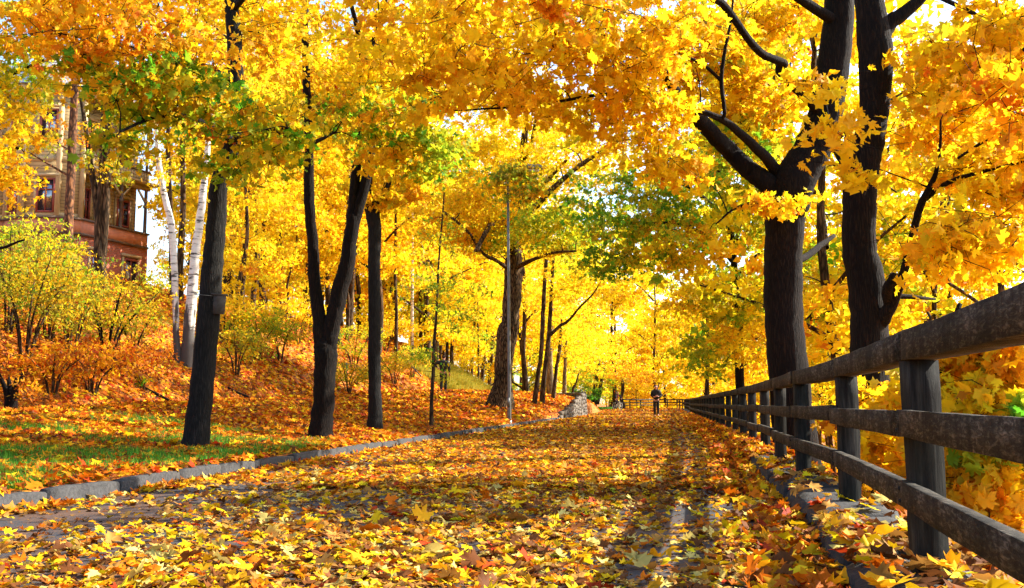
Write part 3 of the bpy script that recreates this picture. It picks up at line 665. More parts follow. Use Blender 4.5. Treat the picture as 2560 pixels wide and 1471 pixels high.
thin('slim_tree', 'short dark tree leaning right, third on the mound beside the stone wall', 'slim trees on the mound', 1383, 1001, [(1383, 999, 10), (1390, 930, 9), (1396, 890, 9), (1400, 860, 8), (1404, 800, 6)], blobs=[(1420, 850, 0, (1.8, 1.6, .9), 34, 'bright'), (1410, 780, 1, (2.2, 2, 1.2), 40, 'gold')])
thin('slim_tree', 'thin pale-barked tree between the old gnarled tree and the pair of slim trees', 'slim trees on the mound', 1303, 962, [(1303, 960, 9), (1306, 880, 9), (1309, 820, 8), (1315, 767, 7), (1320, 700, 5)], blobs=[(1320, 720, 0, (2, 2, 1.4), 40, 'bright')], bark='bark_far')
thin('tree', 'sunlit pale thick trunk just behind the slim pair on the mound', 'pale trunks on the mound', 1375, 966, [(1375, 964, 17), (1374, 900, 15), (1376, 840, 14), (1380, 760, 11)], Y=62, blobs=[(1390, 740, 0, (3, 3, 2), 60, 'bright')], bark='bark_pale')
thin('tree', 'sunlit pale trunk rising beside the far white lamp post', 'pale trunks on the mound', 1411, 974, [(1411, 972, 10), (1412, 930, 9), (1414, 880, 8), (1418, 820, 6)], Y=68, blobs=[(1430, 870, 0, (2.6, 2.5, 1.2), 40, 'bright'), (1430, 800, 0, (3, 3, 2), 60, 'bright')], bark='bark_pale')
thin('tree', 'dark leaning stump-like trunk right of the far white lamp post', None, 1432, 979, [(1432, 978, 6), (1438, 962, 5), (1444, 945, 4), (1450, 920, 3)], Y=72, blobs=[(1470, 900, 0, (2.5, 2, 1.2), 30, 'bright')])

# birches and dark companions
b = T(445, 905); Yb = b[1]
make_tree('birch_tree', 'thin curved white birch, left of the two birches', 'tree', b, [sink(stem([(445, 903, 17), (440, 830, 16), (438, 740, 16), (434, 640, 17), (428, 560, 17), (416, 508, 16), (402, 440, 14), (393, 350, 11), (388, 250, 8), (380, 140, 5)], Yb), b, flare=1.1)],
  [pb(395, 330, Yb, (1.5, 1.3, .8), 36, 'yg'), pb(405, 430, Yb, (.35, .5, .5), 8, 'gold'), pb(400, 690, Yb+2, (.5, .5, .5), 8, 'yg'), pb(385, 200, Yb, (1.6, 1.5, 1.2), 44, 'gold')], M['birch'], (.38, 20, .10), group='white birches on the slope', twig=.015, rough=.02, skel_from=4)
b = T(467, 915); Yb = b[1]
make_tree('birch_tree', 'white birch with a dark cracked base partly behind the nearest left trunk', 'tree', b, [sink(stem([(467, 912, 34), (470, 850, 30), (476, 790, 28), (482, 710, 25), (490, 620, 22), (500, 550, 20), (508, 480, 18), (514, 430, 16), (522, 335, 12), (530, 220, 9), (535, 100, 6)], Yb), b, flare=1.15)],
  [pb(520, 250, Yb, (1.8, 1.5, 1), 40, 'yg'), pb(530, 110, Yb, (2, 1.6, 1.2), 50, 'gold')], M['birch'], (.38, 20, .10), group='white birches on the slope', twig=.015, rough=.02, skel_from=5)
thin('woodland_tree', 'dark straight trunk directly right of the left birch', 'dark trunks beside the birches', 440, 770, [(432, 770, 15), (431, 700, 15), (427, 560, 14), (422, 440, 13), (420, 330, 11), (424, 150, 8)], Y=34, blobs=[(430, 250, 0, (2, 2, 1.5), 40, 'gold')])
thin('woodland_tree', 'dark knotty trunk between the two birches', 'dark trunks beside the birches', 450, 770, [(450, 770, 16), (450, 700, 16), (453, 610, 17), (458, 500, 14), (456, 376, 12), (462, 200, 9)], Y=35.5, blobs=[(470, 230, 0, (2, 2, 1.5), 40, 'gold')])

# trees in front of the house
thin('pine_tree', 'reddish pine trunk in front of the left part of the wooden house', None, 160, 872, [(160, 868, 26), (165, 760, 24), (170, 610, 23), (176, 457, 22), (183, 305, 20), (188, 180, 16), (190, 20, 12)], Y=25, blobs=[(150, 370, .3, (1.2, 1.0, .4), 12, 'olive'), (190, 120, 0, (1.6, 1.6, .8), 16, 'olive')], bark='bark_pine', leafs=(.35, 20, .11), extra=[[(172, 440, 6), (120, 410, 5), (70, 380, 3)], [(176, 380, 6), (130, 350, 4), (90, 340, 3)]])
b = T(262, 772); Yb = 30.0; b = np.array([W(262, 700, Yb)[0], Yb, float(hz(W(262, 700, Yb)[0], Yb))])
make_tree('multi_stem_tree', 'three tall stems rising from one base in front of the house veranda', 'tree', b,
  [sink(stem([(256, 760, 26), (248, 610, 26), (253, 500, 20), (256, 400, 18), (259, 305, 16), (262, 180, 12), (260, 20, 8)], Yb), b), stem([(252, 590, 18), (243, 530, 16), (236, 470, 15), (224, 400, 14), (218, 345, 12), (200, 230, 8)], Yb), stem([(256, 640, 20), (262, 560, 18), (268, 457, 17), (272, 380, 15), (276, 315, 13), (290, 180, 9)], Yb)],
  [pb(240, 230, Yb, (1.8, 1.5, .5), 20, 'orange'), pb(300, 200, Yb, (1.2, 1.2, .5), 16, 'mix'), pb(260, 60, Yb, (2, 1.8, 1.0), 24, 'orange'), pb(285, 420, Yb-.5, (1.0, .8, .5), 12, 'olive'), pb(190, 330, Yb, (1.0, .8, .5), 12, 'orange'), pb(330, 350, Yb, (.7, .8, .4), 9, 'gold')], M['bark_far'], (.4, 22, .12), twig=.02, skel_from=5)
# big bough from a tree standing just outside the frame on the left
bx = W(-130, 900, 17.5); bz = float(hz(bx[0], bx[1]))
make_tree('maple_tree', 'golden maple whose boughs enter at the left edge in front of the house', 'tree', (bx[0], bx[1], bz),
  [[[bx[0], 17.5, bz-.2, .24], [bx[0], 17.5, bz+2, .2], [bx[0]+.1, 17.5, bz+4, .17], [bx[0]+.2, 17.3, bz+7, .1], [bx[0]+.3, 17.3, bz+9.5, .04]],
   stem([(-100, 420, 16), (-20, 380, 12), (50, 370, 8)], 17.2), stem([(-110, 250, 14), (0, 200, 10), (110, 150, 6)], 17.0), stem([(-110, 560, 12), (-20, 620, 9, -1), (60, 600, 5, -1.5)], 17)],
  [pb(20, 330, 17, (.55, .9, .8), 36, 'gold'), pb(30, 190, 17, (.7, .9, .6), 30, 'yg'), pb(80, 60, 16.5, (1.5, 1, .5), 40, 'yg'), pb(10, 430, 17, (.5, .8, .35), 16, 'gold'), pb(-160, -300, 17, (2, 2, 1.2), 20, 'gold'), pb(200, -80, 17, (1.2, 1, .7), 36, 'orange')],
  M['bark'], (.38, 26, .12), twig=.02, fine=1)

# woodland on the ridge: each trunk placed
ridge = [(589, 866, 35, 14, 600, 'gold'), (607, 826, 41, 13, 560, 'bright'), (630, 817, 42, 15, 540, 'bright'), (660, 790, 44, 17, 560, 'gold'), (700, 800, 48, 9, 620, 'bright'), (718, 826, 45, 7, 600, 'gold'), (572, 760, 47, 12, 560, 'bright'),
         (845, 830, 46, 11, 480, 'gold'), (868, 842, 50, 9, 560, 'bright'), (990, 870, 52, 9, 500, 'gold')]
lab = ['dark trunk on the slope just right of the bird box tree', 'dark trunk at the ridge, second right of the bird box', 'straight dark trunk at the ridge, third right of the bird box', 'browner sunlit trunk at the ridge, fourth right of the bird box', 'thin trunk at the ridge left of the Y-shaped tree', 'thin leaning sapling trunk on the slope left of the Y-shaped tree', 'dark trunk tucked against the right side of the bird box tree',
       'dark trunk seen in the fork of the Y-shaped tree', 'thin trunk seen low between the arms of the Y-shaped tree', 'slim trunk on the slope right of the pollarded tree']
for (px, py, Y, w, tp, pal), lb in zip(ridge, lab):
    x = W(px, py, Y)
    thin('woodland_tree', lb, 'woodland trees on the ridge', px, py, [(px, py, w), (px+rng.uniform(-6, 6), py-90, w*.92), (px+rng.uniform(-10, 16), (py+tp)/2, w*.85), (px+rng.uniform(-5, 30), tp, w*.7), (px+rng.uniform(0, 30), tp-160, w*.45)], Y=Y,
         blobs=[(px+10, tp-60, 0, (2.6, 2.4, 2), 60, pal), (px+10, tp-250, 0, (3, 2.6, 2.2), 60, pal), (px, tp+90, 0, (2, 2, 1), 22, pal)], leafs=(.6, 28, .17))
hillt = [(1030, 905, 56, 8, 640, 'birch', 'white birch trunk standing to the left of the young tree', 'birch_tree'), (1052, 860, 62, 9, 720, 'bark_far', 'dark trunk immediately right of the far birch', 'woodland_tree'), (1064, 862, 62, 9, 720, 'bark_far', 'dark twin trunk between the far birch and the pale trunks', 'woodland_tree'), (1072, 868, 63, 10, 700, 'bark_pale', 'pale sunlit trunk left of the young tree', 'woodland_tree'),
         (1092, 872, 64, 10, 700, 'bark_pale', 'pale sunlit trunk just right of the young tree', 'woodland_tree'), (1118, 872, 66, 7, 760, 'bark_far', 'thin trunk on the slope above the person in black', 'woodland_tree'), (1130, 866, 66, 8, 720, 'bark_far', 'leaning brown trunk above and right of the person in black', 'woodland_tree'), (1196, 880, 72, 5, 780, 'bark_far', 'very thin trunk left of the lamp post', 'woodland_tree'), (1180, 890, 76, 6, 780, 'bark_far', 'thin distant trunk midway between person and lamp post', 'woodland_tree')]
for px, py, Y, w, tp, bk, lb, nm in hillt:
    lean = 22 if 'leaning' in lb else rng.uniform(-4, 8)
    thin(nm, lb, 'trees on the slope behind the person in black', px, py, [(px, py, w), (px+lean*.4, (py+tp)/2+20, w*.95), (px+lean, tp, w*.8), (px+lean*1.3, tp-120, w*.5)], Y=Y,
         blobs=[(px+5, tp-20, 0, (2.6, 2.4, 1.8), 40, 'bright' if px > 1090 else 'gold'), (px+5, tp-170, 0, (3.2, 2.8, 2.4), 50, 'bright'), (px+8, tp+70, 0, (2, 2, .9), 16, 'yg')], bark=bk, leafs=(.65, 26, .19))
# ------------------------------------------------------------------ right hand trees
Y = 14.3; w0 = W(1990, 1215, Y); b = np.array([w0[0], Y, float(hz(w0[0], Y))])
main = [[w0[0]+.05, Y, b[2]-.3, .37]]+stem([(1997, 1190, 118), (1980, 1050, 104), (1966, 912, 98), (1957, 753, 96), (1958, 640, 96), (1962, 559, 98), (1975, 490, 108), (1992, 440, 104), (2030, 380, 92), (2062, 290, 84), (2082, 180, 80), (2096, 60, 78), (2104, -120, 68), (2110, -400, 52), (2100, -800, 30), (2090, -1250, 12)], Y)
lA = stem([(1975, 500, 70), (1928, 467, 56), (1890, 440, 50), (1862, 416, 46), (1826, 380, 44), (1790, 345, 42, -.4), (1760, 312, 40, -.6), (1735, 284, 38, -.8), (1700, 249, 30, -1), (1660, 180, 22, -1.3), (1600, 110, 16, -1.6), (1480, 60, 10, -2)], Y)
lB = stem([(1965, 470, 34), (1943, 432, 30), (1902, 381, 27, -.4), (1836, 322, 20, -.8), (1801, 298, 18, -1), (1745, 277, 15, -1.2), (1650, 258, 11, -1.5), (1557, 234, 8, -1.9)], Y)
lC = stem([(2060, 290, 30), (2000, 229, 24, -.5), (1958, 190, 22, -.9), (1950, 172, 24, -1), (1958, 158, 22, -1.1), (1902, 132, 21, -1.4), (1862, 86, 20, -1.7), (1811, 15, 20, -2), (1770, -10, 18, -2.2), (1680, -60, 14, -2.6), (1500, -130, 9, -3)], Y)
lD = stem([(1801, 298, 9, -1), (1811, 284, 10, -1.1), (1803, 203, 11, -1.2), (1812, 127, 9, -1.3), (1826, 56, 7, -1.4), (1835, -20, 5, -1.5)], Y)
lE = stem([(1803, 203, 10, -1.2), (1770, 172, 9, -1.3), (1725, 147, 8, -1.5), (1679, 152, 5, -1.7)], Y)
lF = stem([(1700, 249, 16, -1), (1610, 230, 12, -1.4), (1480, 240, 9, -1.8), (1350, 262, 7, -2.2), (1260, 270, 6, -2.5), (1120, 278, 4, -2.8)], Y)
lG = stem([(1660, 180, 14, -1.3), (1600, 176, 10, -1.6), (1500, 150, 8, -2)], Y)
lH = stem([(1975, 650, 22), (2010, 645, 18, .4), (2050, 615, 15, .9), (2085, 590, 10, 1.4)], Y)
lI = stem([(1940, 520, 14), (1900, 512, 10, -.2), (1840, 520, 7, -.4), (1790, 560, 4, -.5)], Y)
lJ = stem([(2096, 60, 30), (1940, -40, 22, -.8), (1700, -160, 16, -1.8), (1350, -200, 12, -3), (1000, -150, 7, -4)], Y)
make_tree('maple_tree', 'big rugged maple just behind the fence with a thick limb reaching left over the path', 'tree', b, [main, lA, lB, lC, lD, lE, lF, lG, lH, lI, lJ],
  [pb(1320, 80, 11.3, (1.35, 1.2, .5), 36, 'sunny'), pb(1560, 60, 11.8, (1.2, 1.2, .45), 34, 'sunny'), pb(1180, 225, 11.5, (.9, 1, .35), 16, 'sunny'), pb(1480, 215, 12.2, (1.3, 1.1, .36), 42, 'sunny'), pb(1600, 300, 12.6, (.7, .9, .3), 20, 'gold'),
   pb(1740, 130, 14.6, (1.0, .8, .7), 60, 'gold'), pb(1880, 260, 15, (.7, .6, .5), 30, 'gold'), pb(1400, 5, 9.4, (.7, .6, .2), 12, 'orange'), pb(1930, 40, 15.6, (.6, .6, .5), 26, 'gold'), pb(1860, 340, 15.2, (.7, .8, .4), 22, 'yg'),
   pb(1950, 510, 13.6, (.42, .3, .12), 6, 'gold'), pb(1700, 420, 13.6, (.5, .6, .25), 12, 'gold'), pb(1060, 60, 10.5, (1.0, 1, .4), 18, 'sunny'),
   pb(1600, -250, 12.5, (2.8, 2.2, .9), 30, 'gold'), pb(2050, -700, 14.5, (2.6, 2.6, 1.8), 40, 'gold'), pb(1000, -160, 10.5, (1.6, 1.4, .6), 10, 'gold')],
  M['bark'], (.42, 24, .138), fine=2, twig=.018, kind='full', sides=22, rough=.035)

Y = 11.0; w0 = W(2172, 1180, Y); b = np.array([w0[0], Y, float(hz(w0[0], Y))])
main = [[w0[0], Y, b[2]-.3, .27]]+stem([(2174, 1150, 102), (2175, 997, 98), (2173, 875, 94), (2166, 726, 92), (2148, 620, 84), (2146, 559, 84), (2150, 470, 84), (2157, 407, 82), (2171, 356, 76), (2184, 290, 72), (2190, 200, 80), (2184, 102, 84), (2174, 0, 72), (2170, -200, 62), (2175, -600, 44), (2180, -1100, 16)], Y)
mA = stem([(2190, 150, 50), (2217, 66, 42), (2262, 32, 34), (2320, -20, 26), (2420, -120, 18), (2560, -260, 10)], Y)
mB = [list(v) for v in stem([(2185, 830, 40), (2215, 785, 34, -.2), (2238, 740, 27, -.3), (2252, 705, 23, -.4), (2268, 650, 21, -.5), (2289, 559, 19, -.7), (2304, 508, 19, -.8), (2319, 478, 17, -.9), (2340, 432, 12, -1), (2350, 366, 8, -1.1), (2352, 300, 5, -1.2)], Y)]
mC = stem([(2310, 500, 15, -.8), (2370, 457, 13, -1), (2446, 432, 10, -1.3), (2548, 407, 7, -1.6), (2640, 380, 4, -2)], Y)
mD = stem([(2225, 770, 30, -.2), (2218, 727, 27, -.35), (2236, 688, 24, -.5)], Y)
mE = stem([(2130, 440, 20), (2096, 390, 16, .2), (2078, 330, 12, .3), (2060, 250, 8, .3)], Y)
mF = stem([(2240, 740, 14, -.3), (2300, 745, 10, -.2), (2338, 748, 6, 0)], Y)
mG = stem([(2395, 396, 7, -1.8), (2450, 360, 8, -2), (2560, 300, 9, -2.3), (2680, 230, 11, -2.6)], Y)
mH = stem([(2320, -20, 14), (2480, 60, 10, -1), (2600, 160, 9, -2), (2680, 230, 8, -2.6)], Y)
make_tree('maple_tree', 'rightmost thick maple trunk behind the fence, branch rising right', 'tree', b, [main, mA, mB, mC, mD, mE, mF, mG, mH],
  [pb(2430, 130, 9.9, (.75, .8, .42), 38, 'gold'), pb(2490, 420, 9.8, (.65, .7, .42), 36, 'gold'), pb(2370, 300, 10.8, (.5, .7, .35), 22, 'gold'), pb(2440, 620, 9.6, (.55, .6, .26), 26, 'gold'), pb(2110, 320, 9.3, (.2, .2, .2), 4, 'gold'), pb(2040, 220, 9.4, (.2, .2, .14), 3, 'gold'),
   pb(2330, 130, 10.6, (.3, .5, .3), 10, 'gold'), pb(2160, 440, 9.8, (.14, .1, .1), 2, 'gold'), pb(2540, 250, 8.3, (.5, .6, .4), 20, 'orange'), pb(2600, -100, 9.5, (1.4, 1.2, .5), 24, 'gold'), pb(2200, -600, 11, (2.4, 2.2, 1.2), 30, 'gold')],
  M['bark'], (.38, 20, .145), fine=2, twig=.014, kind='full', sides=22, rough=.035)

# low maple growing on the slope right behind the near fence
Y = 8.6; w0 = W(2345, 1200, Y); b = np.array([w0[0], Y, float(hz(w0[0], Y))])
st = [[w0[0]+.1, Y, b[2]-.2, .07]]+stem([(2345, 1150, 26), (2335, 1020, 22), (2360, 880, 18), (2400, 760, 12)], Y)
x1 = stem([(2340, 1080, 16), (2420, 1040, 12, -.2), (2520, 980, 8, -.4)], Y); x2 = stem([(2342, 1130, 14), (2430, 1180, 10, -.3), (2500, 1250, 6, -.5)], Y); x3 = stem([(2338, 1060, 12), (2270, 1000, 8, .6), (2230, 950, 5, 1)], Y)
x4 = stem([(2345, 1160, 14), (2400, 1140, 20, .1), (2390, 1110, 14, .2)], Y)
make_tree('maple_tree', 'low spreading maple seen through the rails of the near fence', 'tree', b, [st, x1, x2, x3, x4],
  [pb(2440, 970, 8.5, (.62, .7, .4), 60, 'gold'), pb(2500, 870, 8.2, (.4, .6, .25), 26, 'orange'), pb(2250, 1110, 9.6, (.42, .5, .5), 36, 'gold'), pb(2450, 1240, 8.1, (.6, .7, .42), 60, 'orange'), pb(2500, 1100, 7.6, (.3, .3, .25), 12, 'green'), pb(2180, 1010, 10.3, (.3, .3, .5), 14, 'gold'), pb(2330, 1330, 8, (.6, .5, .3), 30, 'orange')],
  M['bark'], (.28, 22, .15), fine=1, twig=.012, kind='full', skel_from=.3, sides=10)

# broad tree with green lower boughs hanging over the far side of the path
Y = 26; w0 = W(1846, 900, Y); b = np.array([w0[0], Y, float(hz(w0[0], Y))])
st = [[w0[0]+.1, Y, b[2]-.3, .26]]+stem([(1852, 1000, 26), (1848, 900, 22), (1846, 800, 19), (1838, 700, 18), (1830, 600, 16), (1800, 450, 14), (1790, 250, 10), (1790, 50, 6)], Y)
y1 = stem([(1836, 660, 12), (1780, 600, 10, -1), (1700, 560, 8, -2), (1600, 560, 6, -3)], Y); y2 = stem([(1825, 560, 12), (1740, 480, 10, -1), (1640, 440, 8, -2), (1520, 450, 5, -2.5)], Y); y3 = stem([(1838, 700, 10), (1890, 640, 8, 1), (1960, 610, 6, 2)], Y); y4 = stem([(1832, 640, 10), (1860, 520, 8, -1), (1880, 440, 6, -2)], Y)
make_tree('maple_tree', 'tree with green and golden lower boughs, behind the fence left of the big rugged maple', 'tree', b, [st, y1, y2, y3, y4],
  [pb(1540, 520, 23.5, (1.5, 1.4, .9), 66, 'green'), pb(1640, 600, 23.5, (1.3, 1.4, .8), 44, 'mix'), pb(1730, 480, 24, (1.5, 1.5, .8), 60, 'green'), pb(1840, 440, 23.5, (1.0, 1.2, .6), 48, 'green'), pb(1850, 560, 25, (1.3, 1.3, .7), 50, 'yg'), pb(1520, 660, 24, (.7, .8, .45), 20, 'green'),
   pb(1840, 740, 25.5, (1.2, 1.4, .9), 50, 'yg'), pb(1740, 740, 26.5, (.9, 1.2, .6), 24, 'gold'), pb(1780, 880, 27, (1.1, 1.2, .7), 36, 'yg'), pb(1860, 860, 25, (.7, 1, .7), 30, 'gold'), pb(1800, 300, 26, (2, 2, 1.2), 50, 'gold'), pb(1790, 50, 26, (2.4, 2.4, 1.6), 40, 'gold'), pb(1960, 620, 27, (1, 1, .8), 26, 'green')],
  M['bark'], (.42, 28, .13), fine=1, twig=.02, kind='med')
thin('tree', 'reddish brown trunk rising behind the fence to the right of the walker', None, 1768, 1000, [(1768, 1010, 11), (1768, 940, 10), (1770, 860, 9), (1766, 760, 7)], Y=40, blobs=[(1760, 820, 0, (2, 2, 1.2), 40, 'bright'), (1750, 700, 1, (2, 2, 1), 30, 'yg')], bark='bark_far')

# ------------------------------------------------------------------ woodland copies
def proto(pal, H, r, lo, seed, low=False):
    global rng
    rng = np.random.default_rng(seed)
    st = [[0, 0, -.6, .24], [0, 0, 0, .19]]+[[.12*math.sin(k*1.3+seed), .12*math.cos(k*1.7+seed), H*k/7, .17*(1-k/8)] for k in range(1, 8)]
    lim = []
    for k in range(7):
        a = k*2.4+seed; z = lo+(H*.8-lo)*k/7; L = r*(.8-.35*k/7)
        lim.append([[0, 0, z, .07], [L*.4*math.cos(a), L*.4*math.sin(a), z+.9, .05], [L*math.cos(a), L*math.sin(a), z+1.8, .025]])
    n = 34; bl = []
    for k in range(n):
        a = rng.uniform(0, 2*PI); t = (k+.5)/n; z = lo+(H-lo)*t; R_ = r*(math.sin(PI*min(1, .22+t*.76)))**.6*rng.uniform(.35, .9)
        bl.append(((R_*math.cos(a), R_*math.sin(a), z), (1.5, 1.5, .8), 6, pal if rng.random() < .86 else 'gold'))
    global hz; h0 = hz; hz = lambda x, y: np.zeros_like(np.asarray(x, float))-5
    o = make_tree('woodland_tree', 'x', 'tree', (0, 0, 0), [st]+lim, bl, M['bark_far'], (.72, 36, .23), twig=.03, kind='dia', sides=8, skel_from=lo*.8)
    hz = h0; return o
protos = [proto('bright', 16, 4.2, 4.0, 11), proto('gold', 17, 4.4, 4.5, 12), proto('yg', 15, 4.0, 3.0, 13), proto('bright', 14, 4.6, 1.4, 14), proto('orange', 15, 4.2, 2.6, 15), proto('green', 12, 4, 1.2, 16)]
rng = np.random.default_rng(99)
used = set()
def copy_tree(k, x, y, s, label, group):
    src = protos[k]
    if k in used:
        o = src.copy(); COL.objects.link(o)
        for ch in [c for c in bpy.data.objects if c.parent == src]:
            c = ch.copy(); COL.objects.link(c); c.parent = o
    else: o = src; used.add(k)
    o.location = (x, y, float(hz(x, y))); o.rotation_euler = (rng.uniform(-.04, .04), rng.uniform(-.04, .04), rng.uniform(0, 6.28)); o.scale = (s, s, s*rng.uniform(.92, 1.1))
    o['label'] = label; o['group'] = group
kinds = ['bright yellow', 'golden', 'yellow-green', 'low yellow', 'orange-tinged', 'green']
ordn = ['leftmost', 'second', 'third', 'fourth', 'fifth', 'sixth', 'seventh', 'eighth', 'ninth', 'tenth']
def rows(rs, where, group):
    """rs: (row phrase, [(kind, x, y, scale)...]) ordered left to right"""
    for rn, pts in rs:
        pts = sorted(pts, key=lambda p: p[1]/p[2])
        for i, p in enumerate(pts):
            o_ = ordn[i] if i == 0 else ordn[i]+' from left'
            copy_tree(*p, f'{kinds[p[0]]} tree, {o_} in the {rn} {where}', group)
lms = ['beyond the bird box tree', 'left of the forked tree', 'beyond the forked tree', 'beyond the pollarded tree', 'left of the young tree', 'right of the young tree', 'beyond the lamp post']
for rn, y in (('nearest row', 52), ('second row', 60), ('third row', 70), ('fourth row', 82), ('fifth row', 96), ('farthest row', 112)):
    for lm_, px in zip(lms, np.arange(560, 1290, 105)):
        q = px+rng.uniform(-40, 40); x = (q-1280)/F*y; k = int(rng.choice([0, 1, 2, 3, 4], p=[.45, .2, .15, .15, .05]))
        if float(kl(y))-x < 9: continue
        copy_tree(k, x, y+rng.uniform(-3, 3), rng.uniform(.9, 1.15), f'{kinds[k]} woodland tree {lm_}, {rn} behind the ridge', 'woodland behind the ridge')
rows([('pair', [(0, (470-1280)/F*75, 75, .8), (2, (400-1280)/F*95, 95, .7)])], 'low behind the white birches', 'trees behind the birches')
rows([('front row', [(3, 6, 112, 1.3), (3, 12, 117, 1.4), (0, 17, 119, 1.5), (3, 23, 120, 1.5), (4, 14.0, 112.5, .62), (3, 30, 118, 1.4), (0, -2, 120, 1.3)]),
      ('middle row', [(1, 8, 130, 1.5), (0, 20, 134, 1.6), (3, 36, 132, 1.6), (3, 2, 140, 1.6), (0, 14, 141, 1.7), (1, -8, 140, 1.5), (1, 28, 141, 1.7), (3, 18.5, 127, 1.25)]),
      ('back row', [(0, 44, 155, 1.8), (0, 34, 165, 1.9), (3, 20.5, 152, 1.7), (3, 27.5, 153, 1.8), (0, 22, 170, 2), (3, 10, 170, 2.1), (0, 0, 165, 1.9), (0, 55, 170, 1.9), (1, 66, 158, 1.9)])], 'of woods beyond the bend', 'woods beyond the bend')
rows([('group', [(5, 6.5, 104, .55), (5, 3.0, 108, .6), (2, 8.2, 107, .42), (5, -1, 104, .6)])], 'on the lawn past the stone wall', 'trees on the lawn past the stone wall')
RS = []
for rn, y, n in (('nearest row', 19, 2), ('second row', 25, 3), ('third row', 33, 4), ('fourth row', 42, 5), ('fifth row', 54, 6), ('sixth row', 68, 7), ('farthest row', 84, 7)):
    x0 = float(fx(y))+5.2
    RS.append((rn, [(int(rng.choice([0, 1, 2, 3, 5], p=[.4, .15, .17, .2, .08])), x0+k*5.2+rng.uniform(-1, 1), y+rng.uniform(-2.5, 2.5), rng.uniform(.9, 1.15)*(.68 if y < 30 else .9 if y < 40 else 1)) for k in range(n)]))
RS[1][1].append((0, 7.9, 24, .95)); RS[2][1].append((2, 8.6, 31, 1.2))
rows(RS, 'down the slope below the fence', 'trees on the slope below the fence')
rows([('line', [(3, 14.5, 46, .62), (3, 16.5, 56, .66), (0, 19.5, 66, .8), (3, 21, 78, .9), (2, 11.5, 36, .55), (3, 23, 92, 1), (3, 25, 104, 1.1)])], 'close behind the far stretch of fence', 'low boughed trees along the far fence')
rows([('row', [(0, -4, 78, 1.2), (0, 1.0, 68, 1.1), (3, 1.0, 84, 1.3)])], 'on the bank left of the path', 'trees on the bank left of the path')
rows([('pair', [(4, -30, 40, 1.0), (1, -36, 52, 1.1)])], 'beside the wooden house', 'trees beside the wooden house')

# ------------------------------------------------------------------ shrubs
def shrub(px, py, h, r, n, pal, label, name='shrub', stems=6, leaf=(.34, 20, .09), group='shrubs on the slope', lean=(0, 0), kind='oval', Y=None, bark='bark_far', thick=.018):
    b = T(px, py) if Y is None else W(px, py, Y)
    if Y is not None: b[2] = float(hz(b[0], b[1]))
    st = []
    for k in range(stems):
        a = k/stems*2*PI+rng.uniform(-.4, .4); q = rng.uniform(.5, 1)*r*.8
        st.append([[b[0]+.06*math.cos(a), b[1]+.06*math.sin(a), b[2]-.1, thick*1.3], [b[0]+.3*q*math.cos(a)+lean[0]*.3, b[1]+.3*q*math.sin(a), b[2]+h*.4, thick], [b[0]+q*math.cos(a)+lean[0], b[1]+q*math.sin(a), b[2]+h*rng.uniform(.75, 1), thick*.35]])
    return make_tree(name, label, 'shrub', b, st, [((b[0]+lean[0]*.7, b[1], b[2]+h*.68), (r, r*.8, h*.36), n, pal)], M[bark], leaf, group=group, twig=.008, skel_from=.25*h, sides=6, kind=kind)
shrub(60, 925, 2.5, 1.4, 130, 'olive', 'tall multi-stemmed olive shrub at the left edge below the house', leaf=(.34, 22, .10), thick=.022)
shrub(262, 932, 2.4, 1.2, 95, 'olive', 'dark-stemmed yellow-green shrub fanning out, left of the birches', lean=(.3, 0), thick=.026, bark='bark')
shrub(175, 925, 2.3, 1.1, 100, 'olive', 'olive shrub growing between the left-edge shrub and the dark-stemmed one')
shrub(330, 905, 1.6, 1.0, 40, 'olive', 'wispy shrub just left of the white birches')
shrub(120, 850, 2.3, 1.5, 110, 'olive', 'wide shrub higher up, hiding the foot of the brick house')
shrub(20, 830, 2.5, 1.4, 130, 'yg', 'yellow-green shrub in front of the left corner of the house')
shrub(355, 975, .35, .28, 6, 'green', 'small bright green seedling at the foot of the slope by the upper path', stems=4, leaf=(.16, 9, .1), group='seedlings')
shrub(28, 1030, .75, .4, 16, 'rust', 'dark stump-like dry clump at the left edge of the upper path', stems=5, leaf=(.2, 14, .08), group='dry clumps by the upper path', bark='bark', thick=.05)
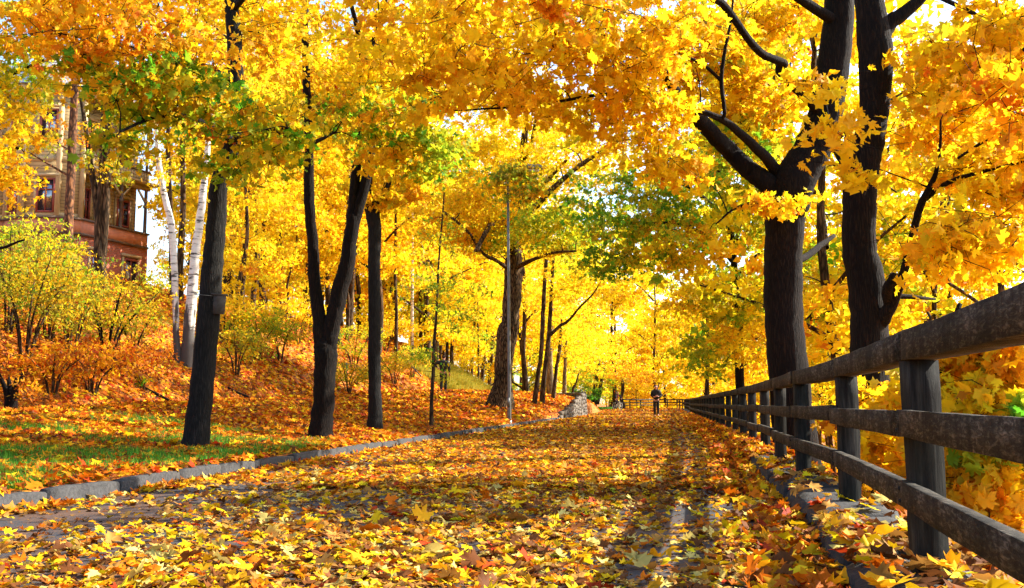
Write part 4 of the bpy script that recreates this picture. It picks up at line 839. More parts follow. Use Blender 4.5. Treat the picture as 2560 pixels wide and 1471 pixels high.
for px, py, h, r, n, pal, lb in [(230, 985, .9, 1.1, 36, 'rust', 'rusty undergrowth clump below the dark-stemmed shrub'), (130, 985, .9, .9, 30, 'rust', 'rusty undergrowth clump at the foot of the olive shrubs'), (300, 940, .8, .9, 26, 'bank', 'reddish clump right of the dark-stemmed shrub'),
    (590, 940, 1.3, .8, 30, 'olive', 'airy yellow shrub right of the bird box tree'), (640, 900, 1.6, 1.1, 44, 'yg', 'yellow shrub on the slope below the ridge trunks'), (700, 905, 1.6, 1.0, 38, 'olive', 'yellowing shrub left of the Y-shaped tree'), (560, 860, 1.5, 1.0, 30, 'gold', 'golden shrub below the bird box'), (745, 860, 1.8, 1.1, 34, 'gold', 'golden shrub against the left arm of the Y-shaped tree'),
    (870, 985, 1.0, .9, 40, 'olive', 'bushy green-gold shrub between the Y-shaped and pollarded trees'), (885, 930, 1.8, 1.2, 40, 'yg', 'taller shrub behind the short wooden post'), (985, 960, 1.3, 1.1, 40, 'olive', 'green-gold shrub right of the pollarded tree'), (1030, 945, 1.5, .9, 34, 'yg', 'yellow-green shrub left of the young tree'), (965, 880, 2, 1.4, 40, 'gold', 'golden shrub above the pollarded tree foot'),
    (1172, 945, 1.5, .9, 34, 'bright', 'sunny yellow shrub right of the person in black'), (1205, 940, 1.8, 1.3, 44, 'bright', 'sunny yellow shrub just left of the old gnarled tree'), (1095, 880, 2, 1.2, 34, 'bright', 'yellow shrub on the slope above the person in black'), (1290, 940, 1.6, 1.4, 34, 'deepgreen', 'dark green shrub right of the old gnarled tree'), (1345, 945, 1.8, 1.4, 30, 'deepgreen', 'dark green shrub behind the pair of slim trees')]:
    shrub(px, py, h*1.1, r*1.3, int(n*2.2), pal, lb, leaf=(.36, 20, .10 if py > 900 else .12), stems=6)
shrub(1462, 1002, 2.4, 1.8, 60, 'deepgreen', 'dark green bush just past the rounded stone wall', Y=98, leaf=(.5, 26, .16), group='bushes past the stone wall')
shrub(1519, 1003, 2.6, 2.0, 70, 'yg', 'light green bush between the twin trunks and the cyclist', Y=106, leaf=(.5, 26, .16), group='bushes past the stone wall')
thin('tree', 'twin thick trunks, one black one sunlit, across the path past the stone wall', None, 1488, 1012, [(1484, 1011, 15), (1486, 985, 13), (1490, 960, 12), (1496, 900, 9)], Y=100, extra=[[(1492, 1011, 11), (1497, 990, 10), (1500, 970, 9), (1510, 920, 6)]], blobs=[(1480, 950, 0, (3.2, 2.5, 1.2), 60, 'yg'), (1500, 880, 0, (3.6, 3, 2), 70, 'bright')], leafs=(.6, 30, .2))
thin('tree', 'black trunk standing directly behind the cyclist', None, 1538, 1015, [(1538, 1013, 13), (1537, 980, 11), (1536, 955, 9), (1538, 920, 6)], Y=102.5, blobs=[(1545, 930, 0, (3, 2.5, 1.6), 60, 'orange')], leafs=(.6, 30, .2))
thin('tree', 'crooked trunk at the left end of the far fence', None, 1559, 1013, [(1557, 1014, 11), (1553, 996, 8), (1557, 975, 9), (1556, 950, 7)], Y=99.5, blobs=[(1575, 940, 0, (2.6, 2.5, 1.6), 50, 'orange')], leafs=(.6, 30, .2))

# ------------------------------------------------------------------ lamp posts, bird box, short post
def lamp(px, py, r, H, label, mat):
    b = T(px, py); root = empty('lamp_post', b, label, 'lamp post', 'lamp posts')
    m = MB(); x, y, z = b
    tube(m, [[x, y, z-.3, r*1.2], [x, y, z+.9, r*1.15], [x, y, z+.95, r], [x-.02, y, z+H*.6, r*.8], [x-.05, y, z+H, r*.62]], 12); m.build('pole', mat, root, smooth=True)
    m = MB(); tube(m, [[x, y, z-.05, r*1.7], [x, y, z+.06, r*1.6]], 12); m.build('base_collar', mat, root)
    m = MB(); m.box((x-.02, y-r*1.05, z+.62), (r*1.1, .02, .3)); m.build('access_door', mat, root)
    m = MB(); tube(m, [[x-.05, y, z+H-.05, .025], [x+.25, y, z+H+.16, .025], [x+.6, y, z+H+.2, .025]], 8); m.build('arm', mat, root, smooth=True)
    m = MB(); tube(m, [[x+.5, y, z+H+.2, .05], [x+.62, y, z+H+.2, .10], [x+.95, y, z+H+.19, .11], [x+1.1, y, z+H+.18, .05]], 12); m.build('lamp_head', M['steel'], root, smooth=True)
    m = MB(); m.box((x+.78, y, z+H+.09), (.34, .14, .04)); m.build('lens', M['whitepaint'], root)
lamp(1273, 1057, .055, 7.9, 'slim grey lamp post in front of the old gnarled tree', M['steel'])
lamp(1424, 980, .06, 5.2, 'far pale lamp post catching the sun above the stone wall', M['whitepaint'])

Y = TREE1Y-.05; c = W(543, 762, Y); root = empty('bird_box', (c[0], c[1], c[2]-.14), 'small dark wooden bird box strapped to the right side of the leaning trunk', 'bird box')
m = MB(); rot = np.array(Matrix.Rotation(R(-35), 3, 'Z') @ Matrix.Rotation(R(6), 3, 'Y')); m.box(c, (.15, .14, .24), rot, jit=.003); m.build('box_body', M['birdwood'], root)
m = MB(); m.box(c+[0, 0, .13], (.19, .19, .022), rot); m.build('lid', M['birdwood'], root)
m = MB(); fr = rot @ np.array([0, -.076, .04]); tube(m, [[*(c+fr), .016], [*(c+fr+rot@np.array([0, -.006, 0])), .016]], 10); m.build('entrance_hole', M['dark'], root)
m = MB(); tube(m, [[c[0]-.36, c[1]-.12, c[2]+.1, .004], [c[0]-.2, c[1]-.2, c[2]+.11, .004], [c[0], c[1]-.09, c[2]+.1, .004]], 5); m.build('strap', M['steel'], root)
b = T(863, 954); m = MB(); tube(m, [[b[0], b[1], b[2]-.2, .075], [b[0]+.01, b[1], b[2]+.3, .07], [b[0], b[1], b[2]+.72, .065]], 10, rough=.05); o = m.build('wooden_post', M['post'], origin=b); tag(o, 'short old wooden post on the slope between the Y-shaped and pollarded trees', 'post')
# fallen birch stick
b = T(1040, 940); m = MB(); tube(m, [[b[0]-.5, b[1]+.5, b[2]+.75, .03], [b[0], b[1], b[2]+.25, .035], [b[0]+.3, b[1]-.4, b[2]-.02, .035]], 7, rough=.05); o = m.build('fallen_branch', M['birch'], origin=b); tag(o, 'pale fallen birch branch leaning on the slope left of the young tree', 'branch')
for px, py, lb in [(395, 996, 'dark fallen branch lying at the foot of the slope left of the bird box tree'), (600, 992, 'dark fallen branch lying by the upper path right of the bird box tree')]:
    b = T(px, py); m = MB(); tube(m, [[b[0]-.35, b[1], float(hz(b[0]-.35, b[1]))+.04, .03], [b[0], b[1]+.05, b[2]+.07, .035], [b[0]+.4, b[1]-.05, float(hz(b[0]+.4, b[1]))+.03, .02]], 7, rough=.08); tag(m.build('fallen_branch', M['bark'], origin=b), lb, 'branch')

# ------------------------------------------------------------------ people
def skin(name, nodes, edges, mat, parent, sub=1, root=0):
    me = bpy.data.meshes.new(name); me.from_pydata([n[:3] for n in nodes], edges, [])
    o = bpy.data.objects.new(name, me); COL.objects.link(o); o.parent = parent
    md = o.modifiers.new('Skin', 'SKIN'); md.use_smooth_shade = True
    for i, n in enumerate(nodes):
        sv = me.skin_vertices[0].data[i] if len(me.skin_vertices) else None
        if sv:
            rr = n[3] if isinstance(n[3], (tuple, list)) else (n[3], n[3]); sv.radius = rr; sv.use_root = (i == root)
    if sub: s = o.modifiers.new('Subdivision', 'SUBSURF'); s.levels = sub; s.render_levels = sub
    me.materials.append(mat); return o
def ensure_skin(me):
    pass
def person(loc, rz, label, J, jacket, trousers, hair, hat=None, group=None, s=1.0, shoe='shoe'):
    """J: joint positions (metres, facing -Y): hip, chest, neck, head, then per side shoulder elbow wrist / hip knee ankle toe"""
    root = empty('person', loc, label, 'person', group); root.rotation_euler = (0, 0, rz); root.scale = (s, s, s)
    hp, ch, nk, hd = J['hip'], J['chest'], J['neck'], J['head']
    nodes = []; E = []
    def add(p, r, par=None):
        nodes.append((*p, r)); 
        if par is not None: E.append((par, len(nodes)-1))
        return len(nodes)-1
    pv = add(hp, (.13, .10)); a = add(ch, (.15, .11), pv); n = add(nk, .055, a); h0 = add((hd[0], hd[1]+.005, hd[2]-.07), (.062, .07), n); h1 = add(hd, (.075, .095), h0); h2 = add((hd[0], hd[1]+.01, hd[2]+.08), (.06, .075), h1)
    nose = add((hd[0], hd[1]-.105, hd[2]-.01), .012, h1)
    for sx in (-1, 1): add((hd[0]+sx*.085, hd[1]+.01, hd[2]), .012, h1)
    Ls = []
    for sd in ('L', 'R'):
        S_, El, Wr, Hd = J['arm'+sd]; q = add(S_, .06, a); q = add(El, .042, q); q = add(Wr, .028, q)
        Wr = np.array(Wr); Hd = np.array(Hd); d = Hd-Wr; pm = Wr+d*.5; q = add(tuple(pm), (.036, .02), q)
        side = np.cross(d, [0, 1, 0]); side = side/(np.linalg.norm(side)+1e-6); dn = d/(np.linalg.norm(d)+1e-9)
        for f, (o_, l_) in enumerate(((-.028, .065), (-.01, .078), (.009, .074), (.027, .058))):
            k = pm+side*o_+dn*.045; m1 = add(tuple(k), .0085, q); m2 = add(tuple(k+dn*l_*.5+np.array([0, -.008, 0])), .008, m1); add(tuple(k+dn*l_+np.array([0, -.03, 0])*.7), .0065, m2)
        t1 = add(tuple(pm-side*.035-np.array([0, .015, 0])), .010, q); add(tuple(pm-side*.045+dn*.045-np.array([0, .02, 0])), .008, t1)
    for sd in ('L', 'R'):
        Hp, Kn, An, To = J['leg'+sd]; q = add(Hp, .08, pv); q = add(Kn, .052, q); q = add(An, .035, q); add(To, (.035, .022), q)
    skin('body', nodes, E, M['skin'], root, 1)
    # jacket
    nodes = []; E = []
    pv = add((hp[0], hp[1], hp[2]-.08), (.165, .13)); b1 = add((hp[0], hp[1], hp[2]+.14), (.175, .135), pv); a = add(ch, (.185, .14), b1); nn = add((nk[0], nk[1], nk[2]-.02), (.08, .08), a); add((nk[0], nk[1]-.005, nk[2]+.03), (.07, .07), nn)
    for sd in ('L', 'R'):
        S_, El, Wr, Hd = J['arm'+sd]; q = add(S_, .088, a); mid = (np.array(S_)+np.array(El))/2; q = add(tuple(mid), .085, q); q = add(El, .078, q); q = add(tuple(np.array(El)*.15+np.array(Wr)*.85), .048, q)
    skin('jacket', nodes, E, jacket, root, 1)
    nodes = []; E = []
    pv = add((hp[0], hp[1], hp[2]), (.15, .115))
    for sd in ('L', 'R'):
        Hp, Kn, An, To = J['leg'+sd]; q = add((Hp[0], Hp[1], Hp[2]-.05), .098, pv); q = add(Kn, .075, q); q = add((An[0], An[1], An[2]+.02), .066, q)
    skin('trousers', nodes, E, trousers, root, 1)
    for sd in ('L', 'R'):
        Hp, Kn, An, To = J['leg'+sd]; nodes = []; E = []
        q = add((An[0], An[1]+.03, An[2]-.01), .045); q = add((An[0], An[1]-.02, An[2]-.035), (.048, .04), q); add(To, (.045, .032), q); skin('shoe', nodes, E, M[shoe], root, 1)
    nodes = []; E = []; q = add((hd[0], hd[1]+.035, hd[2]-.04), (.08, .07)); q = add((hd[0], hd[1]+.035, hd[2]+.05), (.088, .085), q); add((hd[0], hd[1]+.01, hd[2]+.115), (.065, .075), q); skin('hair' if hat is None else 'knitted_cap', nodes, E, hair, root, 1)
    for sx in (-.03, .03):
        e = MB(); tube(e, [[hd[0]+sx, hd[1]-.083, hd[2]+.012, .008], [hd[0]+sx, hd[1]-.094, hd[2]+.012, .006]], 6); e.build('eye', M['dark'], root, loc=False)
    e = MB(); tube(e, [[hd[0]-.022, hd[1]-.088, hd[2]-.052, .005], [hd[0], hd[1]-.094, hd[2]-.054, .006], [hd[0]+.022, hd[1]-.088, hd[2]-.052, .005]], 5); e.build('mouth', M['redframe'], root, loc=False)
    return root
b = W(1641, 1042, 55); 
J1 = dict(hip=(0, 0, .95), chest=(0, .01, 1.32), neck=(0, 0, 1.50), head=(0, -.02, 1.63),
 armL=[(-.2, .02, 1.40), (-.25, .03, 1.14), (-.11, -.13, 1.08), (-.03, -.18, 1.12)], armR=[(.2, .02, 1.40), (.25, .03, 1.14), (.12, -.13, 1.10), (.04, -.18, 1.14)],
 legL=[(-.09, 0, .88), (-.09, -.03, .48), (-.07, .02, .09), (-.08, -.12, .04)], legR=[(.09, 0, .88), (.10, .03, .48), (.10, .12, .13), (.11, 0, .05)])
person((b[0], 55, float(hz(b[0], 55))+.012), R(-8), 'person in a black jacket walking towards us along the leafy path', J1, M['black_cloth'], M['dark_trouser'], M['hair'])
b = T(1108, 982)
J2 = dict(hip=(0, 0, .95), chest=(0, -.02, 1.32), neck=(0, -.05, 1.47), head=(0, -.11, 1.58),
 armL=[(-.2, 0, 1.39), (-.26, .02, 1.12), (-.27, -.05, .88), (-.27, -.09, .79)], armR=[(.2, 0, 1.39), (.42, .0, 1.30), (.28, -.15, 1.12), (.22, -.2, 1.08)],
 legL=[(-.09, 0, .88), (-.10, -.06, .48), (-.10, -.02, .09), (-.11, -.14, .04)], legR=[(.09, 0, .88), (.09, 0, .48), (.08, .1, .11), (.08, 0, .05)])
person((b[0], b[1], b[2]), R(176), 'person in black walking away up the upper path beneath the trees', J2, M['black_cloth'], M['dark_trouser'], M['hair'])
# cyclist
b = W(1544, 1022, 97); z = float(hz(b[0], 97))+.02
bk = empty('bicycle', (b[0], 97, z), 'white bicycle with pale wheels ridden towards the camera at the bend', 'bicycle'); bk.rotation_euler = (0, 0, R(28))
def wheel(cy):
    m = MB(); n = 28; P = [[0, cy+.33*math.cos(a), .34+.33*math.sin(a), .028] for a in np.linspace(0, 2*PI, n+1)]; tube(m, P, 6, cap=False); w_ = m.build('wheel', M['rubber'], bk, loc=False)
    m = MB(); P = [[0, cy+.295*math.cos(a), .34+.295*math.sin(a), .014] for a in np.linspace(0, 2*PI, n+1)]; tube(m, P, 5, cap=False)
    m.build('rim', M['bikewhite'], w_, loc=False)
    m = MB(); tube(m, [[-.05, cy, .34, .022], [.05, cy, .34, .022]], 8)
    for k in range(14):
        a = k/14*2*PI; tube(m, [[.02*(-1)**k, cy, .34, .003], [0, cy+.29*math.cos(a), .34+.29*math.sin(a), .003]], 3, cap=False)
    m.build('spokes', M['bikewhite'], w_, loc=False)
wheel(-.52); wheel(.52)
m = MB()
for p, q in (((0, -.34, .84), (0, .1, .3)), ((0, .1, .3), (0, .22, .86)), ((0, -.34, .84), (0, .2, .78)), ((.04, .1, .3), (.05, .52, .34)), ((-.04, .1, .3), (-.05, .52, .34)), ((.03, .2, .78), (.05, .52, .34)), ((-.03, .2, .78), (-.05, .52, .34))): tube(m, [[*p, .019], [*q, .017]], 8)
m.build('frame', M['bikewhite'], bk, loc=False)
m = MB(); tube(m, [[0, -.33, .95, .018], [0, -.38, .74, .018]], 8)
for sx in (-.05, .05): tube(m, [[sx, -.38, .74, .017], [sx, -.52, .34, .013]], 8)
m.build('fork', M['bikewhite'], bk, loc=False)
m = MB(); tube(m, [[-.29, -.24, 1.03, .014], [-.1, -.33, 1.0, .014], [.1, -.33, 1.0, .014], [.29, -.24, 1.03, .014]], 8); tube(m, [[0, -.33, .95, .016], [0, -.33, 1.0, .016]], 8); m.build('handlebar', M['dark'], bk, loc=False)
m = MB(); tube(m, [[0, .13, .93, .03], [0, .2, .93, .05], [0, .33, .94, .085], [0, .37, .94, .06]], 10); m.build('saddle', M['dark'], bk, loc=False)
m = MB(); tube(m, [[-.13, .1, .3, .012], [.13, .1, .3, .012]], 6); tube(m, [[.13, .1, .3, .014], [.13, -.04, .2, .012]], 6); tube(m, [[-.13, .1, .3, .014], [-.13, .24, .4, .012]], 6); m.build('crank', M['steel'], bk, loc=False)
J3 = dict(hip=(0, .22, 1.0), chest=(0, .0, 1.33), neck=(0, -.06, 1.48), head=(0, -.11, 1.60),
 armL=[(-.19, -.02, 1.40), (-.28, -.12, 1.2), (-.27, -.23, 1.09), (-.27, -.3, 1.04)], armR=[(.19, -.02, 1.40), (.28, -.12, 1.2), (.27, -.23, 1.09), (.27, -.3, 1.04)],
 legL=[(-.1, .18, .95), (-.13, -.12, .72), (-.13, .2, .46), (-.14, .08, .42)], legR=[(.1, .18, .95), (.13, -.1, .60), (.13, .02, .26), (.14, -.1, .22)])
p = person((b[0], 97, z), R(28), 'dark-clothed cyclist with a red scarf riding the white bicycle', J3, M['black_cloth'], M['dark_trouser'], M['hair'])
nodes = [(0, -.06, 1.46, .075), (0, -.11, 1.3, .05), (0, -.12, 1.18, .04)]; skin('scarf', nodes, [(0, 1), (1, 2)], M['redcloth'], p, 1)

# ------------------------------------------------------------------ wooden house
def build_house():
    C = np.array([-21.1, 48.0, 0]); A = np.array([-19.5, 52.5, 0]); D = np.array([-22.0, 47.4, 0]); E_ = np.array([-23.7, 47.4, 0]); F_ = np.array([-24.9, 48.2, 0]); G = np.array([-30, 48.2, 0])
    gz = 5.6; root = empty('wooden_house', (C[0], C[1], gz), 'old cream clapboard house with veranda above a red brick storey, on the hill at left', 'house')
    def seg(P, Q): d = Q-P; L = np.linalg.norm(d); d = d/L; return d, L, np.array([d[1], -d[0], 0.])
    segs = [(C, A), (D, C), (E_, D), (F_, E_), (G, F_)]
    br = MB(); bd = MB(); cl = MB(); tr = MB(); cap = MB(); co = MB()
    bk = A+np.array([-9, 3, 0.])
    def wallbox(mb, P, Q, z0, z1, out, th=.3, ext=0.0):
        d, L, n = seg(P, Q); a = P-d*ext+n*(out-th/2); b = Q+d*ext+n*(out-th/2); a = a+[0, 0, (z0+z1)/2]; b = b+[0, 0, (z0+z1)/2]; mb.bar(a, b, th, z1-z0)
    for i, (P, Q) in enumerate(segs):
        wallbox(br, P, Q, gz-1, 8.98, 0); wallbox(bd, P, Q, 9.0, 9.62, .06, .3, .02); wallbox(cap, P, Q, 9.625, 9.72, .16, .42, .05); wallbox(cap, P, Q, 8.90, 8.995, .14, .42, .04)
        if i: wallbox(cl, P, Q, 9.725, 15.9, 0); wallbox(tr, P, Q, 12.45, 12.7, .05, .2, .01); wallbox(tr, P, Q, 9.725, 9.9, .04, .2, .01)
        wallbox(co, P, Q, 15.9, 16.2, .35, .9, .2)
    d, L, n = seg(C, A)
    off = -n*1.0
    wallbox(cl, C+off, A+off, 9.0, 15.9, 0)
    br.bar(A+[0, 0, 7.3]-n*.02, bk+[0, 0, 7.3], .3, 3.4); cl.bar(A+[0, 0, 12.8]-n*.9, bk+[0, 0, 12.8], .28, 6.2)
    br.build('brick_wall', M['brick'], root); bd.build('parapet_band', M['terra'], root); cl.build('clapboard_wall', M['clap'], root); tr.build('trim', M['trim'], root); cap.build('ledge', M['col'], root); co.build('cornice', M['trim'], root)
    for (P) in (C, D, E_, F_):
        m = MB(); m.box(P+[0.03, -.03, 12.8], (.2, .2, 6.15)); m.build('corner_board', M['trim'], root)
    for u in (1.45, 2.85, 4.7):
        m = MB(); q = C+d*u-n*.08; tube(m, [[*(q+[0, 0, 9.7]), .10], [*(q+[0, 0, 11.1]), .085], [*(q+[0, 0, 11.12]), .14], [*(q+[0, 0, 11.22]), .14], [*(q+[0, 0, 11.24]), .09], [*(q+[0, 0, 12.1]), .09]], 8); m.build('column', M['col'], root)
        for sgn in (-1, 1):
            if 0 < u+sgn*.7 < 4.9:
                m = MB(); m.bar(q+[0, 0, 11.35], q+d*sgn*.62+[0, 0, 12.0], .09, .09); m.build('brace', M['trim'], root)
    m = MB(); m.bar(C+[0, 0, 12.15]-n*.1, A+d*.15+[0, 0, 12.15]-n*.1, .22, .2); m.bar(C+[0, 0, 12.34]-n*.35, A+d*.35+[0, 0, 12.34]-n*.35, 1.5, .12); m.build('veranda_roof', M['trim'], root)
    m = MB(); m.bar(C+[0, 0, 12.72]-n*.05, A+[0, 0, 12.72]-n*.05, .07, .55); 
    for k in range(24): m.bar(C+d*(k*.2+.1)+[0, 0, 12.42], C+d*(k*.2+.1)+[0, 0, 12.95], .12, .04, up=n)
    m.build('balcony_railing', M['clap'], root)
    m = MB(); m.bar(C+[0, 0, 13.04]-n*.03, A+d*.1+[0, 0, 13.04]-n*.03, .14, .08); m.build('handrail', M['col'], root)
    for u in (1.4, 3.2, 4.7):
        m = MB(); q = C+d*u-n*.1; m.bar(q+[0, 0, 13.08], q+[0, 0, 15.9], .1, .1, up=d); m.build('upper_post', M['col'], root)
    def window(P, Q, u, z, w, h, out=0.0, ped=False):
        d, L, n = seg(P, Q); c = P+d*u+n*(out)+[0, 0, z]; rot = np.stack([d, n, [0, 0, 1]], 1)
        m = MB()
        for sx in (-1, 1): m.box(c+d*sx*(w/2)+n*.045, (.09, .09, h+.09), rot)
        for sz in (-1, 1): m.box(c+[0, 0, sz*h/2]+n*.05, (w-.09, .085, .09), rot)
        m.box(c+n*.04, (.05, .06, h-.09), rot); m.box(c+[0, 0, h*.18]+n*.035, (w-.09, .05, .05), rot)
        f = m.build('window', M['redframe'], root)
        m = MB(); m.box(c+n*.012, (w-.06, .018, h-.06), rot); g = m.build('pane', M['glass'], f, loc=False)
        g.data.transform(Matrix.Translation([-v for v in root.location]))
        m = MB()
        for sx in (-1, 1): m.box(c+d*sx*(w/2+.12)+n*.03, (.13, .08, h+.3), rot)
        m.box(c+[0, 0, h/2+.2]+n*.06, (w+.5, .16, .14), rot)
        if ped:
            for sx in (-1, 1): m.bar(c+[0, 0, h/2+.58]+n*.06, c+[0, 0, h/2+.3]+d*sx*(w/2+.3)+n*.06, .12, .07, up=n)
        s_ = m.build('surround', M['trim'], f, loc=False); s_.data.transform(Matrix.Translation([-v for v in root.location]))
    for z, pd in ((10.75, True), (14.2, False)):
        window(C+off, A+off, .75, z, .42, 1.55); window(C+off, A+off, 1.35, z, .42, 1.55); window(C+off, A+off, 2.5, z, .8, 1.4, ped=pd); window(C+off, A+off, 4.0, z, .85, 1.35, ped=pd)
        window(E_, D, 1.15, z, .8, 1.6); window(F_, E_, .7, z, .75, 1.6); window(G, F_, 4.2, z, .8, 1.6)
    window(C, A, 3.6, 7.3, .9, 1.7, out=.01); window(C, A, 1.2, 7.3, .8, 1.7, out=.01)
    # roof: hipped, with a small white dormer
    m = MB(); top = 19.0; P = [A+n*.4+d*.4, C+n*.5, D+[.1, -.5, 0], E_+[-.1, -.5, 0], F_+[-.3, -.4, 0], G+[0, -.4, 0], G+[0, 8, 0], bk+[0, 1, 0]]
    V = [(*p[:2], 16.21) for p in P]+[(-23.2, 51.2, top), (-28, 52.5, top)]
    m.add(V, T=[(0, 8, 1), (1, 8, 2), (2, 8, 3), (3, 8, 4), (5, 9, 6)], Q=[(4, 8, 9, 5), (7, 6, 9, 8)]); m.add([V[7], V[8], V[0]], T=[(0, 1, 2)])
    rf = m.build('roof', M['roofm'], root)
    m = MB(); m.box((-22.9, 48.6, 17.2), (1.5, 1.6, 1.5)); dm = m.build('dormer', M['whitepaint'], rf, loc=False); dm.data.transform(Matrix.Translation([-v for v in root.location]))
    m = MB(); m.box((-24.6, 51.5, 19.1), (.7, .7, 1.8)); ch = m.build('chimney', M['brick'], rf, loc=False); ch.data.transform(Matrix.Translation([-v for v in root.location]))
build_house()

# ------------------------------------------------------------------ fallen leaves and grass
def noise2(x, y, s=1.0):
    return (np.sin(x*1.1*s+1.7*np.sin(y*.8*s))+np.sin(y*1.6*s+1.3*np.sin(x*.7*s)+2)+.6*np.sin(x*3.1*s-y*2.3*s)+.5*np.sin(x*5.3*s+y*4.1*s))/3.1
def scatter(name, label, n, ymin, ymax, xf, dens, pal, size, kind, lift=(.004, .03), tilt=.35, cat='fallen leaves'):
    """dens(x,y)->keep probability"""
    lm = MB()
    y = ymin+(ymax-ymin)*rng.random(n)**1.7 if ymax/ymin > 3 else rng.uniform(ymin, ymax, n)
    a, b_ = xf(y); x = a+(b_-a)*rng.random(n); wgt = dens(x, y)
    k = rng.random(n) < wgt; x, y = x[k], y[k]; n = len(x)
    z = hz(x, y); e = .05
    nx = -(hz(x+e, y)-hz(x-e, y))/(2*e); ny = -(hz(x, y+e)-hz(x, y-e))/(2*e); nx = np.clip(nx, -1, 1); ny = np.clip(ny, -1, 1)
    nr = np.stack([nx, ny, np.ones(n)], 1)+rng.normal(scale=tilt, size=(n, 3))*[1, 1, .2]
    sz = size*rng.uniform(.55, 1.2, n)
    pos = np.stack([x, y, z+rng.uniform(*lift, n)+sz*.12], 1)
    cols = pick(pal, n)*rng.uniform(.45, 1.05, n)[:, None]
    leaves(lm, pos, nr, sz, np.clip(cols, 0, .85), kind)
    return lm
def join(name, label, mbs, mat, kind='stuff'):
    out = MB()
    for m in mbs:
        for V in m.V: pass
        off = out.n
        out.V += m.V; out.T += [t+off for t in m.T]; out.C += m.C; out.n += m.n
    o = out.build(name, mat); tag(o, label, 'fallen leaves' if 'leav' in name else 'grass', kind=kind); return o
px0 = lambda y: (kl(y)+.03, fx(y)-.27)
def dpath(x, y):
    u = (x-kl(y))/(fx(y)-kl(y)); v = noise2(x, y, .8)*.5+.5
    bare = np.exp(-((u-.82-.02*np.sin(y*.9))/.06)**2)*(.72+.35*noise2(x, y, 2.1))*(1-.3*sst(20, 40, y))
    bare += .9*np.exp(-((u-.10)/.22)**2)*(1-sst(8, 20, y))*(.95+.3*noise2(x, y, 1.7))+.4*np.exp(-((u-.38)/.08)**2)*sst(4, 8, y)*(1-sst(14, 24, y))
    bare = np.clip(bare, 0, .97)
    edge = .6*np.exp(-((u-1)/.03)**2)+.6*np.exp(-(u/.025)**2)
    return np.clip((.50+.5*v)*(1-bare)+edge*.9, .02, 1)
mbs = [scatter('', '', 34000, 2.2, 11, px0, dpath, 'path', .078, 'full', (.004, .03), .3), scatter('', '', 600, 2.2, 12, px0, dpath, 'path', .13, 'full', (.02, .05), .6), scatter('', '', 16000, 2.2, 14, px0, lambda x, y: np.ones_like(x)*.5, 'crumb', .035, 'dia', (.002, .006), .2),
       scatter('', '', 40000, 9, 30, px0, dpath, 'mid', .105, 'med', (.004, .03), .25),
       scatter('', '', 42000, 26, 75, px0, dpath, 'mid', .155, 'dia', (.004, .03), .3)]
def far_x(y): return (np.interp(y, [72, 78, 81, 94, 99, 108], [5.8, 3, -20, -20, 9.5, 15]), fx(y)-.3)
mbs.append(scatter('', '', 9000, 72, 108, far_x, lambda x, y: np.ones_like(x)*.9, 'bank', .2, 'dia', (.03, .06), .3))
mbs.append(scatter('', '', 4200, 3, 45, lambda y: (kl(y)+.0, kl(y)+.14), lambda x, y: np.clip(.25+.9*noise2(x, y, 2), .05, 1), 'mid', .12, 'med', (.005, .04), .5))
mbs.append(scatter('', '', 900, 1.5, 14, lambda y: (fx(y)-.7, fx(y)-.29), lambda x, y: np.ones_like(x)*.8, 'bank', .11, 'full', (.01, .06), .6))
mbs.append(scatter('', '', 6000, 13, 60, lambda y: (fx(y)-.7, fx(y)-.27), lambda x, y: np.ones_like(x), 'bank', .14, 'med', (.01, .10), .6))
join('fallen_leaves', 'yellow and tan maple leaves scattered over the asphalt path', mbs, M['fallen'])
mbs = [scatter('', '', 1300, 1.6, 14, lambda y: (fx(y)-.3, fx(y)+.22), lambda x, y: np.clip(.45+.9*noise2(x, y, 1.5), .15, 1), 'path', .12, 'full', (.15, .175), .35),
       scatter('', '', 5200, 12, 60, lambda y: (fx(y)-.3, fx(y)+.2), lambda x, y: np.ones_like(x)*.6, 'bank', .13, 'med', (.14, .18), .5),
       scatter('', '', 5000, 2.0, 14, lambda y: (fx(y)+.25, fx(y)+6), lambda x, y: np.ones_like(x)*.8, 'bank', .13, 'med', (.01, .05), .4),
       scatter('', '', 9000, 14, 80, lambda y: (fx(y)+.25, fx(y)+12), lambda x, y: np.ones_like(x)*.8, 'bank', .2, 'dia', (.01, .06), .4)]
join('fallen_leaves', 'orange leaves caught on the stone edging under the fence and on the slope behind it', mbs, M['fallen'])
def dbank(x, y):
    s = kl(y)-x; g = .7*noise2(x, y, 1.1)+.5*noise2(x, y, 3.3); green = (1-sst(5.0, 5.6, s))*(1-sst(13, 19, y))*sst(-.2, .4, g)
    return np.clip(.95-.58*green, .1, 1)
mbs = [scatter('', '', 3200, 5, 45, lambda y: (kl(y)-.17, kl(y)-.03), lambda x, y: np.clip(.3+.8*noise2(x, y, 1.7), .08, 1), 'bank', .11, 'med', (.02, .04), .4),
       scatter('', '', 34000, 5, 16, lambda y: (kl(y)-8.5, kl(y)-.16), dbank, 'bank', .11, 'med', (.005, .05), .45),
       scatter('', '', 45000, 14, 34, lambda y: (kl(y)-15, kl(y)-.16), dbank, 'bank', .13, 'med', (.005, .05), .45),
       scatter('', '', 50000, 30, 80, lambda y: (kl(y)-20, kl(y)-.16), dbank, 'bank', .19, 'dia', (.005, .06), .45)]
join('fallen_leaves', 'deep orange and red leaves covering the bank, upper path and slope left of the kerb', mbs, M['fallen'])
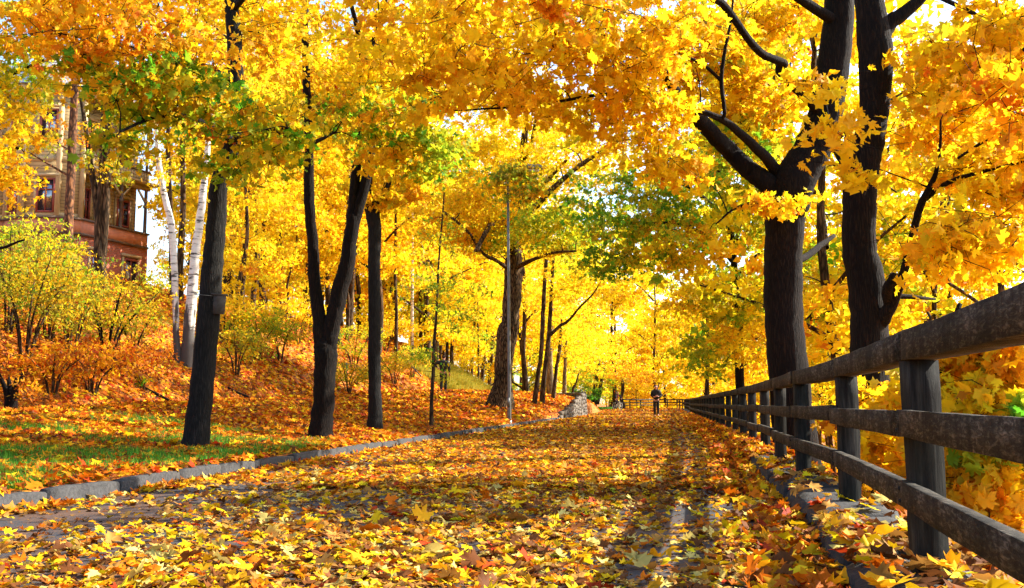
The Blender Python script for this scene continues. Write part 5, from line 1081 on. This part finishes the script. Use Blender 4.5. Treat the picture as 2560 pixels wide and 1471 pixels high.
def grass(n, ymin, ymax, xf, thr, hgt, cols, lab):
    gm = MB(); y = rng.uniform(ymin, ymax, n); a, b_ = xf(y); x = a+(b_-a)*rng.random(n)
    k = (.7*noise2(x, y, 1.1)+.5*noise2(x, y, 3.3)+rng.normal(scale=.22, size=n)+(.13*np.clip(9.5-y, 0, 3)-.035*np.clip(y-9, 0, 8))*(thr > -.3)) > thr; x, y = x[k], y[k]; n = len(x); z = hz(x, y)
    h = hgt*rng.uniform(.5, 1.3, n); a = rng.uniform(0, 2*PI, n); ln = rng.normal(scale=.35, size=(n, 2))*h[:, None]; w = rng.uniform(.003, .006, n)*(1+ymin/14)
    V = np.stack([np.stack([x-w*np.cos(a), y-w*np.sin(a), z-.01], 1), np.stack([x+w*np.cos(a), y+w*np.sin(a), z-.01], 1), np.stack([x+ln[:, 0], y+ln[:, 1], z+h], 1)], 1).reshape(-1, 3)
    c = np.array(cols)[rng.integers(0, len(cols), n)]*rng.uniform(.7, 1.2, n)[:, None]
    gm.add(V, T=np.arange(n*3).reshape(-1, 3), C=c); tag(gm.build('grass', M['grass'], None), lab, 'grass', kind='stuff')
grass(130000, 5.5, 17, lambda y: (kl(y)-5.2, kl(y)-.2), .0+0, .09, [(.05, .22, .012), (.09, .30, .015), (.03, .14, .01), (.15, .32, .02)], 'green grass patches showing through the leaves on the near verge')
grass(26000, 54, 74, lambda y: (kl(y)-9.5, kl(y)-6.8), -.5, .35, [(.40, .36, .03), (.5, .38, .04), (.3, .3, .03)], 'tall yellowing grass beside the upper path past the person in black')
grass(30000, 96, 125, lambda y: (-8+0*y, np.interp(y, [96, 100, 112], [8.5, 9.5, 14])), -2, .25, [(.08, .3, .02), (.05, .2, .02), (.15, .36, .03)], 'bright green lawn across the path past the stone wall')

# ------------------------------------------------------------------ light
EL, AZ = R(35), R(72)          # azimuth measured from +Y towards +X
sun_d = bpy.data.lights.new('sun', 'SUN'); sun = bpy.data.objects.new('sun', sun_d); COL.objects.link(sun)
sun_d.energy = 5.0; sun_d.angle = R(.5); sun_d.color = (1, .93, .80)
dv = Vector((math.sin(AZ)*math.cos(EL), math.cos(AZ)*math.cos(EL), math.sin(EL)))
sun.rotation_euler = dv.to_track_quat('Z', 'Y').to_euler()
w = bpy.data.worlds.new('World'); scene.world = w; w.use_nodes = True; nt = w.node_tree
bg = nt.nodes['Background']; sky = nt.nodes.new('ShaderNodeTexSky'); sky.sky_type = 'NISHITA'; sky.sun_disc = False
sky.sun_elevation = EL; sky.sun_rotation = AZ; sky.altitude = 100; sky.air_density = 1.0; sky.dust_density = 1.5
nt.links.new(sky.outputs[0], bg.inputs[0]); bg.inputs[1].default_value = .15
scene.view_settings.view_transform = 'Standard'; scene.view_settings.look = 'None'; scene.view_settings.gamma = 1; scene.view_settings.exposure = 1.7
scene.cycles.max_bounces = 8; scene.cycles.diffuse_bounces = 4; scene.cycles.transmission_bounces = 6; scene.cycles.transparent_max_bounces = 4
